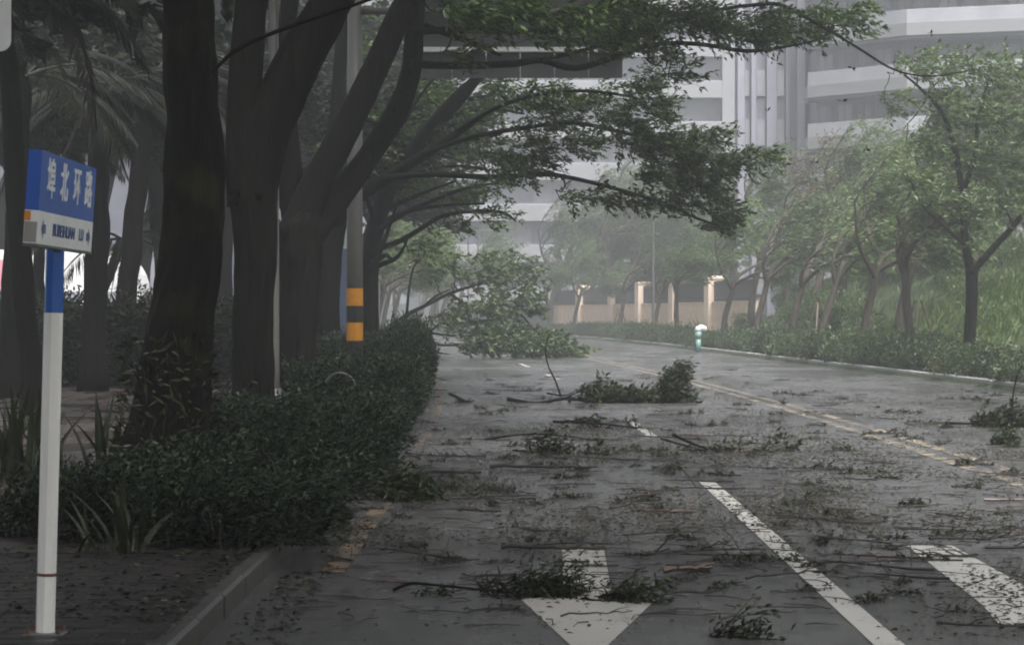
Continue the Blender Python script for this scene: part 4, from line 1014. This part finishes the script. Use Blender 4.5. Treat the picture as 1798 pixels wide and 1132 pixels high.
# small white gatehouse between the trees and white panels behind the verge trees
gh = empty('gatehouse', (q(1200, 222) , 222, .5), 'low white gatehouse roof peeking over the cream wall', 'building')
bpart(gh, 'wall', M['grey_wall'], -3, 3.4, 0, 4, -.5, 4.4)
mb = MB(); mb.add([(-3.4, -.5, 4.42), (3.8, -.5, 4.42), (3.8, 4.5, 4.42), (-3.4, 4.5, 4.42), (-2.2, 2, 5.9), (2.6, 2, 5.9)], [(0,1,5,4), (1,2,5), (2,3,4,5), (3,0,4), (0,3,2,1)]); mb.obj('roof', M['white_wall'], gh)
bpart(gh, 'chimney', M['white_wall'], 3.9, 4.8, 1, 2, -.5, 7.6)
gk = empty('garden_house', ((1455 - HX) * 139 / F, 139, .6), 'white garden house wall glimpsed between the verge tree crowns', 'building')
bpart(gk, 'wall', M['white_wall'], -.95, .8, 0, 3, -.6, 4.9)
mb = MB(); mb.add([(-1.2, -.3, 4.91), (1.05, -.3, 4.91), (1.05, 3.3, 4.91), (-1.2, 3.3, 4.91), (-.5, 1.5, 5.7), (.4, 1.5, 5.7)], [(0,1,5,4), (1,2,5), (2,3,4,5), (3,0,4), (0,3,2,1)]); mb.obj('roof', M['white_wall'], gk)
bpart(gk, 'window', M['glass'], -.4, .05, -.02, -.002, 3.3, 4.4)
# pale pavilion behind the left planting
pv2 = empty('pavilion', (-15, 112, .1), 'pale glass fronted hall behind the palms', 'building')
bpart(pv2, 'core', M['slate_wall'], -11, 7.4, .5, 12, -.2, 9.6)
for j in range(9):
    f = bpart(pv2, 'window', M['grey_wall'], -11 + j * 2.04, -11 + j * 2.04 + .16, .0, .49, 0, 9.3)
    bpart(f, 'pane', M['glass_dark'], -11 + j * 2.04 + .17, -11 + (j + 1) * 2.04 - .01, .25, .33, 0, 9.3)
mb = MB(); mb.add([(-11.6, -.8, 9.65), (8, -.8, 9.65), (8, 12.6, 9.65), (-11.6, 12.6, 9.65), (-8, 6, 12.4), (4.6, 6, 12.4)], [(0,1,5,4), (1,2,5), (2,3,4,5), (3,0,4), (0,3,2,1)]); mb.obj('roof', M['brick_red'], pv2)
fb = empty('distant_block', (q(720, 345), 345, 0), 'faint grey block dissolving in haze beyond the bend', 'building')
bpart(fb, 'wall', M['slate_wall'], -26, 6, 0, 12, 0, 24)
for k in range(5):
    for j in range(7): bpart(fb, 'window', M['glass'], -25 + j * 4.4, -22.4 + j * 4.4, -.1, -.003, 3 + k * 4.2, 5.4 + k * 4.2)
bpart(fb, 'roof', M['concrete'], -26.4, 6.4, -.4, 12.4, 24.01, 24.6)

# white bus behind the bushes
vx = (20 - HX) * 84 / F
van = empty('parked_bus', (vx, 84, .1), 'white rounded bus with a pink rear, parked behind the dark thicket', 'bus')
def bus_body(x0, x1, y0, y1, z0, z1, r):
    mb = MB(); prof = [(x0, z0), (x1, z0), (x1, z1 - 1.3)] + [(x1 - 1.3 + 1.3 * cos(a), z1 - 1.3 + 1.3 * sin(a)) for a in np.linspace(.15, pi/2, 7)] + [(x0 + .3 - .3 * sin(a), z1 - .3 + .3 * cos(a)) for a in np.linspace(0, pi/2, 5)]
    n = len(prof)
    mb.add([(a, y0, b) for a, b in prof] + [(a, y1, b) for a, b in prof], [tuple(range(n)), tuple(reversed(range(n, 2*n)))] + [(i, i+n, (i+1) % n + n, (i+1) % n) for i in range(n)]); return mb
bus_body(-1.5, 4.2, 0, 2.4, .45, 3.62, .4).obj('body', M['van_white'], van)
bpart(van, 'stripe', M['van_pink'], -1.49, .55, -.012, -.002, 2.3, 3.3)
for j in range(4): bpart(van, 'window', M['glass'], -1.2 + j * 1.2, -.15 + j * 1.2, -.026, -.014, 1.5, 2.25)
for x in (-.6, 3.1):
    for yy in (.0, 2.1):
        mb = MB(); mb.tube([(x, yy - .05, .45), (x, yy + .35, .45)], .45, 16); wl = mb.obj('wheel', M['tyre'], van)
        mb = MB(); mb.tube([(x, yy - .07, .45), (x, yy - .051, .45)], .22, 12); mb.obj('rim', M['grey_steel'], wl)
bpart(van, 'headlight', M['glass_pale'], 4.0, 4.215, .25, .6, .8, 1.05)
bpart(van, 'headlight', M['glass_pale'], 4.0, 4.215, 1.8, 2.15, .8, 1.05)

# ------------------------------------------------------------------ storm debris on the road
def sprig_mesh(L, nl, ll, lw, leafy, kinks=5, up=.10, r=.010):
    Wd, LV = MB(), Leaves(); pts = [np.zeros(3)]; d = np.array((1.0, 0, .04))
    for i in range(kinks):
        d = nrm(d + RNG.normal(size=3) * (.18, .28, .08)); d[2] *= .5; p = pts[-1] + d * L / kinks; p[2] = max(.008, min(p[2], up)); pts.append(p)
    pts[0][2] = .010; Wd.tube(pts, np.linspace(r, r * .35, kinks + 1), 5)
    for i in range(1, kinks):
        for _ in range(1 if not leafy else 2):
            e = pts[i] + nrm(RNG.normal(size=3) * (.6, 1, .35) + (.8, 0, .15)) * L * RNG.uniform(.12, .35); e[2] = max(.006, e[2])
            Wd.tube(bez(pts[i], e, .01, 3, .01), np.linspace(r * .5, r * .2, 4), 4)
            if leafy:
                m = nl // (2 * kinks - 2)
                t = RNG.uniform(.1, 1, m)[:, None]; q = pts[i] * (1 - t) + e * t
                LV.add(q + RNG.normal(size=(m, 3)) * .012 + (0, 0, .01), nrm((e - pts[i]) * 1.2 / L + RNG.normal(size=(m, 3)) * .55), nrm((0, -.2, 1) + RNG.normal(size=(m, 3)) * .5), ll * RNG.uniform(.6, 1.2, m), lw * RNG.uniform(.7, 1.2, m))
    return Wd.mesh('stem', M['twig']), (LV.mesh('leaves', M['leaf_sprig']) if leafy else None)
leafy_v = [sprig_mesh(RNG.uniform(.35, .7), 70, .075, .026, True) for _ in range(8)]
bare_v = [sprig_mesh(RNG.uniform(.35, .95), 0, 0, 0, False, r=RNG.uniform(.006, .013)) for _ in range(10)]
red_v = []
for _ in range(3):
    a = sprig_mesh(.5, 0, 0, 0, False, r=.012); m2 = a[0].copy(); m2.materials.clear(); m2.materials.append(M['twig_red']); red_v.append((m2, None))
def put_debris(v, x, y, rz, s, name, label, cat, group=None, sz=1.0):
    if v[1] is None:
        o = bpy.data.objects.new(name, v[0]); link(o)
    else:
        o = bpy.data.objects.new(name, None); link(o)
        a = bpy.data.objects.new('stem', v[0]); link(a, o); b = bpy.data.objects.new('leaves', v[1]); link(b, o); b['kind'] = 'stuff'
    o.location = (x, y, .006); o.rotation_euler = (0, 0, rz); o.scale = (s, s, s * sz)
    return tag(o, label, cat, group)
def road_xy():
    """weighted to the near and middle road where the storm has dropped most"""
    while True:
        py = 612 + 518 * random.betavariate(1.5, 2.3); px_ = random.uniform(560, 1810); g = G(px_, py)
        o_ = g[0] - cx(g[1])
        if -6.2 < o_ < 6.0: return g, px_, py
for i in range(190):
    g, px_, py = road_xy()
    if py > 930 and px_ < 800 and random.random() < .7: continue
    put_debris(random.choice(leafy_v), g[0], g[1], random.gauss(0, .6) + (pi if random.random() < .4 else 0), random.uniform(.35, .8) * (1.3 if g[1] > 22 else 1), 'leafy_sprig', 'torn leafy sprig ' + zone(g[0], g[1]), 'sprig', 'torn leafy sprigs strewn over the road', .8)
for i in range(150):
    g, px_, py = road_xy()
    if py > 930 and px_ < 800 and random.random() < .6: continue
    v = random.choice(bare_v if i % 9 else red_v)
    put_debris(v, g[0], g[1], random.gauss(0, .45) + (pi if random.random() < .5 else 0), random.uniform(.5, 1.2), 'fallen_twig', ('bare dark twig ' if i % 9 else 'reddish stripped twig ') + zone(g[0], g[1]), 'twig', 'bare twigs strewn over the road' if i % 9 else 'reddish twigs strewn over the road')
lit = Leaves(); n = 130000
py = 612 + 520 * RNG.beta(1.2, 2.2, n); pxs = RNG.uniform(480, 1830, n); d = CAM_Z * F / (py - HY); xs = (pxs - HX) * d / F
cxx = np.array([cx(v) for v in d]); ok = (xs - cxx > -6.4) & (xs - cxx < 6.05)
dens = np.array([noise.noise(Vector((a * .5, b * .22, 3))) for a, b in zip(xs, d)])
dens2 = np.array([noise.noise(Vector((a * .9 + 9, b * .30, 7))) for a, b in zip(xs, d)])
wgt = np.clip(.32 + .9 * dens + .9 * dens2 + .2 * (xs - cxx + 3) / 6, .03, 1) * np.where(d > 38, .5, 1); wgt *= np.where((d < 17) & (xs < 1.6), .35, 1)
ok &= RNG.random(n) < wgt
xs, d = xs[ok], d[ok]; m = len(xs)
a = RNG.uniform(0, 2 * pi, m); s = RNG.uniform(.6, 1.5, m) * np.where(d > 40, 1.15, 1)
lit.add(np.stack((xs, d, np.full(m, .007)), 1), np.stack((np.cos(a), np.sin(a) * .8, RNG.uniform(-.02, .28, m)), 1), nrm(np.array((0, 0, 1)) + RNG.normal(size=(m, 3)) * .35), .033 * s, .015 * s)
pl_ = Leaves(); n2 = 2600
yy_ = RNG.uniform(12.2, 16.2, n2); xx_ = RNG.uniform(-3.6, -1.1, n2)
zz_ = np.where(xx_ > -1.42, .006, .139)
keep_ = (np.abs(xx_ + 1.5) > .10) & (RNG.random(n2) < np.where(xx_ > -1.9, .9, .35)); xx_, yy_, zz_ = xx_[keep_], yy_[keep_], zz_[keep_]; m2 = len(xx_)
a2 = RNG.uniform(0, 2 * pi, m2); s2 = RNG.uniform(.5, 1.3, m2)
pl_.add(np.stack((xx_, yy_, zz_), 1), np.stack((np.cos(a2), np.sin(a2), RNG.uniform(0, .2, m2)), 1), nrm(np.array((0, 0, 1)) + RNG.normal(size=(m2, 3)) * .3), .05 * s2, .022 * s2)
tag(pl_.obj('paving_litter', M['leaf_litter']), 'torn leaves scattered on the near paving and in the gutter', 'leaf litter', kind='stuff')
tag(lit.obj('leaf_litter', M['leaf_litter']), 'dark torn leaves scattered all over the wet road', 'leaf litter', kind='stuff')
tw_l = MB()
for i in range(1300):
    g, px_, py_ = road_xy()
    a = random.uniform(0, 6.28); L_ = random.uniform(.08, .38); dx, dy = cos(a) * L_, sin(a) * L_
    tw_l.tube([(g[0], g[1], .008), (g[0] + dx * .5 + random.gauss(0, .02), g[1] + dy * .5 + random.gauss(0, .02), .014), (g[0] + dx, g[1] + dy, .008)], (.0032, .0034, .0018), 4)
tag(tw_l.obj('twig_litter', M['twig']), 'short broken twigs littering the wet road', 'twig litter', kind='stuff')
# the larger pieces one can point at
def big_branch(px_, py_, d, spine, clusters, label, name='fallen_branch', mat='leaf_sprig', w=6, ll=.13, lw=.045, z0=None, cat='branch'):
    base = G(px_, py_)
    t = AvenueTree(base, label, None); t.root.name = name; tag(t.root, cat=cat)
    for sp, w0 in spine:
        t.limb(sp, d, list(np.linspace(w0, max(1.5, w0 * .35), len(sp))), 'stem', 6, 0, 4)
    for c in clusters: t.cluster(c[0], c[1], c[2], c[3], d, c[4], nl=14, ll=ll, lw=lw, tl=.28, dd=c[5] if len(c) > 5 else .35, wind=.2, stem=True)
    t.done(mat)
big_branch(1110, 712, 46.5, [([(788, 690), (820, 706), (850, 716), (880, 712)], 7), ([(890, 700), (940, 708), (990, 700), (1040, 704), (1100, 706), (1180, 708)], 8), ([(1150, 706), (1168, 680), (1178, 650), (1186, 634)], 4), ([(990, 700), (1010, 690), (1030, 684)], 4)],
           [(1040, 690, 40, 16, 26), (1085, 698, 36, 14, 30), (1130, 702, 40, 12, 34), (1170, 695, 30, 20, 30), (1165, 668, 16, 22, 16), (1182, 645, 10, 12, 7), (1190, 712, 20, 8, 12)],
           'largest leafy branch lying across the near lanes with one sprig sticking up')
big_branch(975, 694, 50, [([(985, 696), (975, 668), (962, 640), (958, 612), (964, 586)], 3.5), ([(960, 690), (990, 694), (1010, 686)], 4)], [], 'thin bare stem standing up beside the largest fallen branch')
big_branch(1750, 748, 36.5, [([(1660, 742), (1720, 744), (1798, 748)], 5), ([(1778, 746), (1778, 700), (1786, 660), (1796, 640)], 4), ([(1770, 748), (1750, 720)], 3)],
           [(1715, 738, 24, 12, 14), (1748, 736, 20, 14, 16), (1785, 744, 22, 12, 16)], 'leafy branch with an upright bare stem at the right picture edge', ll=.10, lw=.038)
big_branch(1746, 782, 31.5, [([(1730, 780), (1765, 782)], 3)], [(1746, 776, 14, 8, 14, .2)], 'small round green tuft on the far lane below the right edge branch', ll=.08, lw=.03, name='leafy_tuft', cat='tuft')
big_branch(930, 1052, 14.6, [([(690, 1036), (720, 1024), (760, 1026), (840, 1034), (900, 1040), (985, 1044)], 7)], [(925, 1030, 48, 18, 30, .16), (880, 1040, 16, 12, 9, .1), (846, 1035, 7, 20, 7, .08), (960, 1036, 26, 10, 12, .1)],
           'dark feathery sprig with a long bare stem beside the arrow head', ll=.05, lw=.012)
big_branch(1070, 1058, 14.3, [([(1020, 1050), (1080, 1056), (1125, 1052)], 5), ([(1035, 1063), (1120, 1060)], 6), ([(1140, 1058), (1208, 1062)], 8)], [(1070, 1049, 36, 7, 16, .12)], 'green sprig lying on the white arrow head', ll=.06, lw=.02)
big_branch(1265, 1122, 12.75, [([(1230, 1118), (1300, 1120)], 4)], [(1262, 1118, 30, 3, 10, .08)], 'leafy clump at the bottom edge between arrow and lane line', ll=.045, lw=.018, name='leafy_tuft', cat='tuft')
big_branch(700, 878, 22.2, [([(640, 860), (700, 872), (725, 870)], 6)], [(695, 862, 30, 18, 40, .25), (665, 850, 26, 16, 20, .2)], 'yellowish leafy branch drooping over the left kerb', ll=.09, lw=.03)
big_branch(1345, 796, 30, [([(1180, 762), (1220, 780), (1260, 790), (1380, 796)], 6), ([(1160, 770), (1250, 796), (1262, 812)], 4)], [(1340, 794, 40, 4, 9, .4), (1250, 796, 40, 5, 7, .4), (1220, 788, 44, 4, 5, .4)], 'flat leafy branch lying beyond the start of the lane line', ll=.09, lw=.032)
big_branch(945, 800, 29.5, [([(850, 772), (920, 762), (980, 764), (1060, 775)], 4), ([(900, 790), (980, 796), (1040, 800)], 4)], [(945, 790, 24, 8, 9, .3), (1010, 798, 40, 4, 8, .4), (930, 772, 20, 4, 4, .2)], 'loose leafy branch in the near lane beyond the arrow', ll=.09, lw=.032)
big_branch(1010, 748, 36, [([(970, 740), (1040, 742), (1110, 750), (1150, 752)], 6), ([(760, 758), (790, 766), (838, 770)], 5)], [(1010, 740, 34, 3, 5, .3), (1080, 754, 34, 4, 6, .4)], 'dark stick with a few leaves just before the largest branch', ll=.09, lw=.03)
for (a, b, w, lab, mt) in [((880, 967), (1065, 972), 9, 'long mossy stick lying across the far end of the white arrow', 'twig'), ((1310, 1020), (1452, 1007), 5, 'thin straight stick crossing the white lane line', 'twig'), ((860, 824), (1050, 826), 7, 'long dark stick lying across the near lane', 'twig'),
                           ((752, 834), (845, 836), 8, 'thick short stick near the left edge line', 'twig'), ((1165, 1010), (1250, 1006), 12, 'curled strip of bark with a reddish inside', 'twig_red'), ((940, 880), (880, 884), 7, 'short thick stick in the middle of the near lane', 'twig'),
                           ((1100, 880), (1160, 872), 7, 'short dark stick left of the lane line start', 'twig'), ((805, 900), (880, 904), 6, 'dark stick near the left edge of the lane', 'twig'), ((1270, 1090), (1400, 1080), 4, 'bent wiry twig at the bottom between arrow and lane line', 'twig'),
                           ((985, 1086), (1110, 1080), 4, 'thin twig lying across the tip of the white arrow', 'twig'), ((1440, 950), (1500, 955), 6, 'forked twig on the second lane', 'twig')]:
    p0, p1 = G(*a), G(*b); d_ = (p0[1] + p1[1]) / 2; r = w * d_ / F / 2
    mb = MB(); pp = bez(p0, p1, .02, 8, .008); pp = [q_ * (1, 1, 0) + (0, 0, .01 + r + abs(sin(i_ * 1.3)) * .012) for i_, q_ in enumerate(pp)]
    mb.tube(pp, np.linspace(r, r * .5, 9), 6, 0, True, .15, 9)
    m_ = pp[5]; mb.tube([m_, m_ + (.06, .05, .02), m_ + (.13, .07, .03)], (r * .5, r * .4, r * .2), 4)
    tag(mb.obj('fallen_stick', M[mt]), lab, 'stick')
for (px_, py_, d_, lab) in [(1348, 196, 40, 'dark leaf flying in front of the grey tower flank'), (1479, 178, 38, 'hooked leaf flying below the lower white balcony band'), (1186, 216, 40, 'tiny leaf flying before a window strip of the pale block'), (1520, 262, 42, 'leaf flying among the verge tree tops'), (1430, 317, 40, 'leaf flying before the staked verge tree crown'),
                            (1430, 286, 40, 'small speck of a leaf flying over the rusty treetops'), (1496, 120, 42, 'slim leaf flying before the tower windows'), (1636, 60, 44, 'tiny leaf flying over the upper white balcony band')]:
    L = Leaves()
    for _ in range(3): L.add((0, 0, 0), rv()[0] * (1, .4, .6), rv()[0], .09, .045)
    o = L.obj('flying_leaf', M['leaf_dark']); o.location = tuple(P(px_, py_, d_)); tag(o, lab, 'leaf')

# ------------------------------------------------------------------ haze
mb = MB(); mb.box(-130, 150, -26, 402, -1.5, 46)
hz = mb.obj('haze', None or bpy.data.materials.new('storm haze')); tag(hz, 'pale rain haze filling the street', 'haze', kind='stuff')
hm = hz.data.materials[0]; hm.use_nodes = True; t = hm.node_tree
t.nodes.remove(t.nodes['Principled BSDF'])
v = t.nodes.new('ShaderNodeVolumePrincipled'); v.inputs['Density'].default_value = HAZE_DENSITY; v.inputs['Color'].default_value = (.93, .94, .97, 1); v.inputs['Anisotropy'].default_value = .72
t.links.new(v.outputs[0], t.nodes['Material Output'].inputs['Volume'])
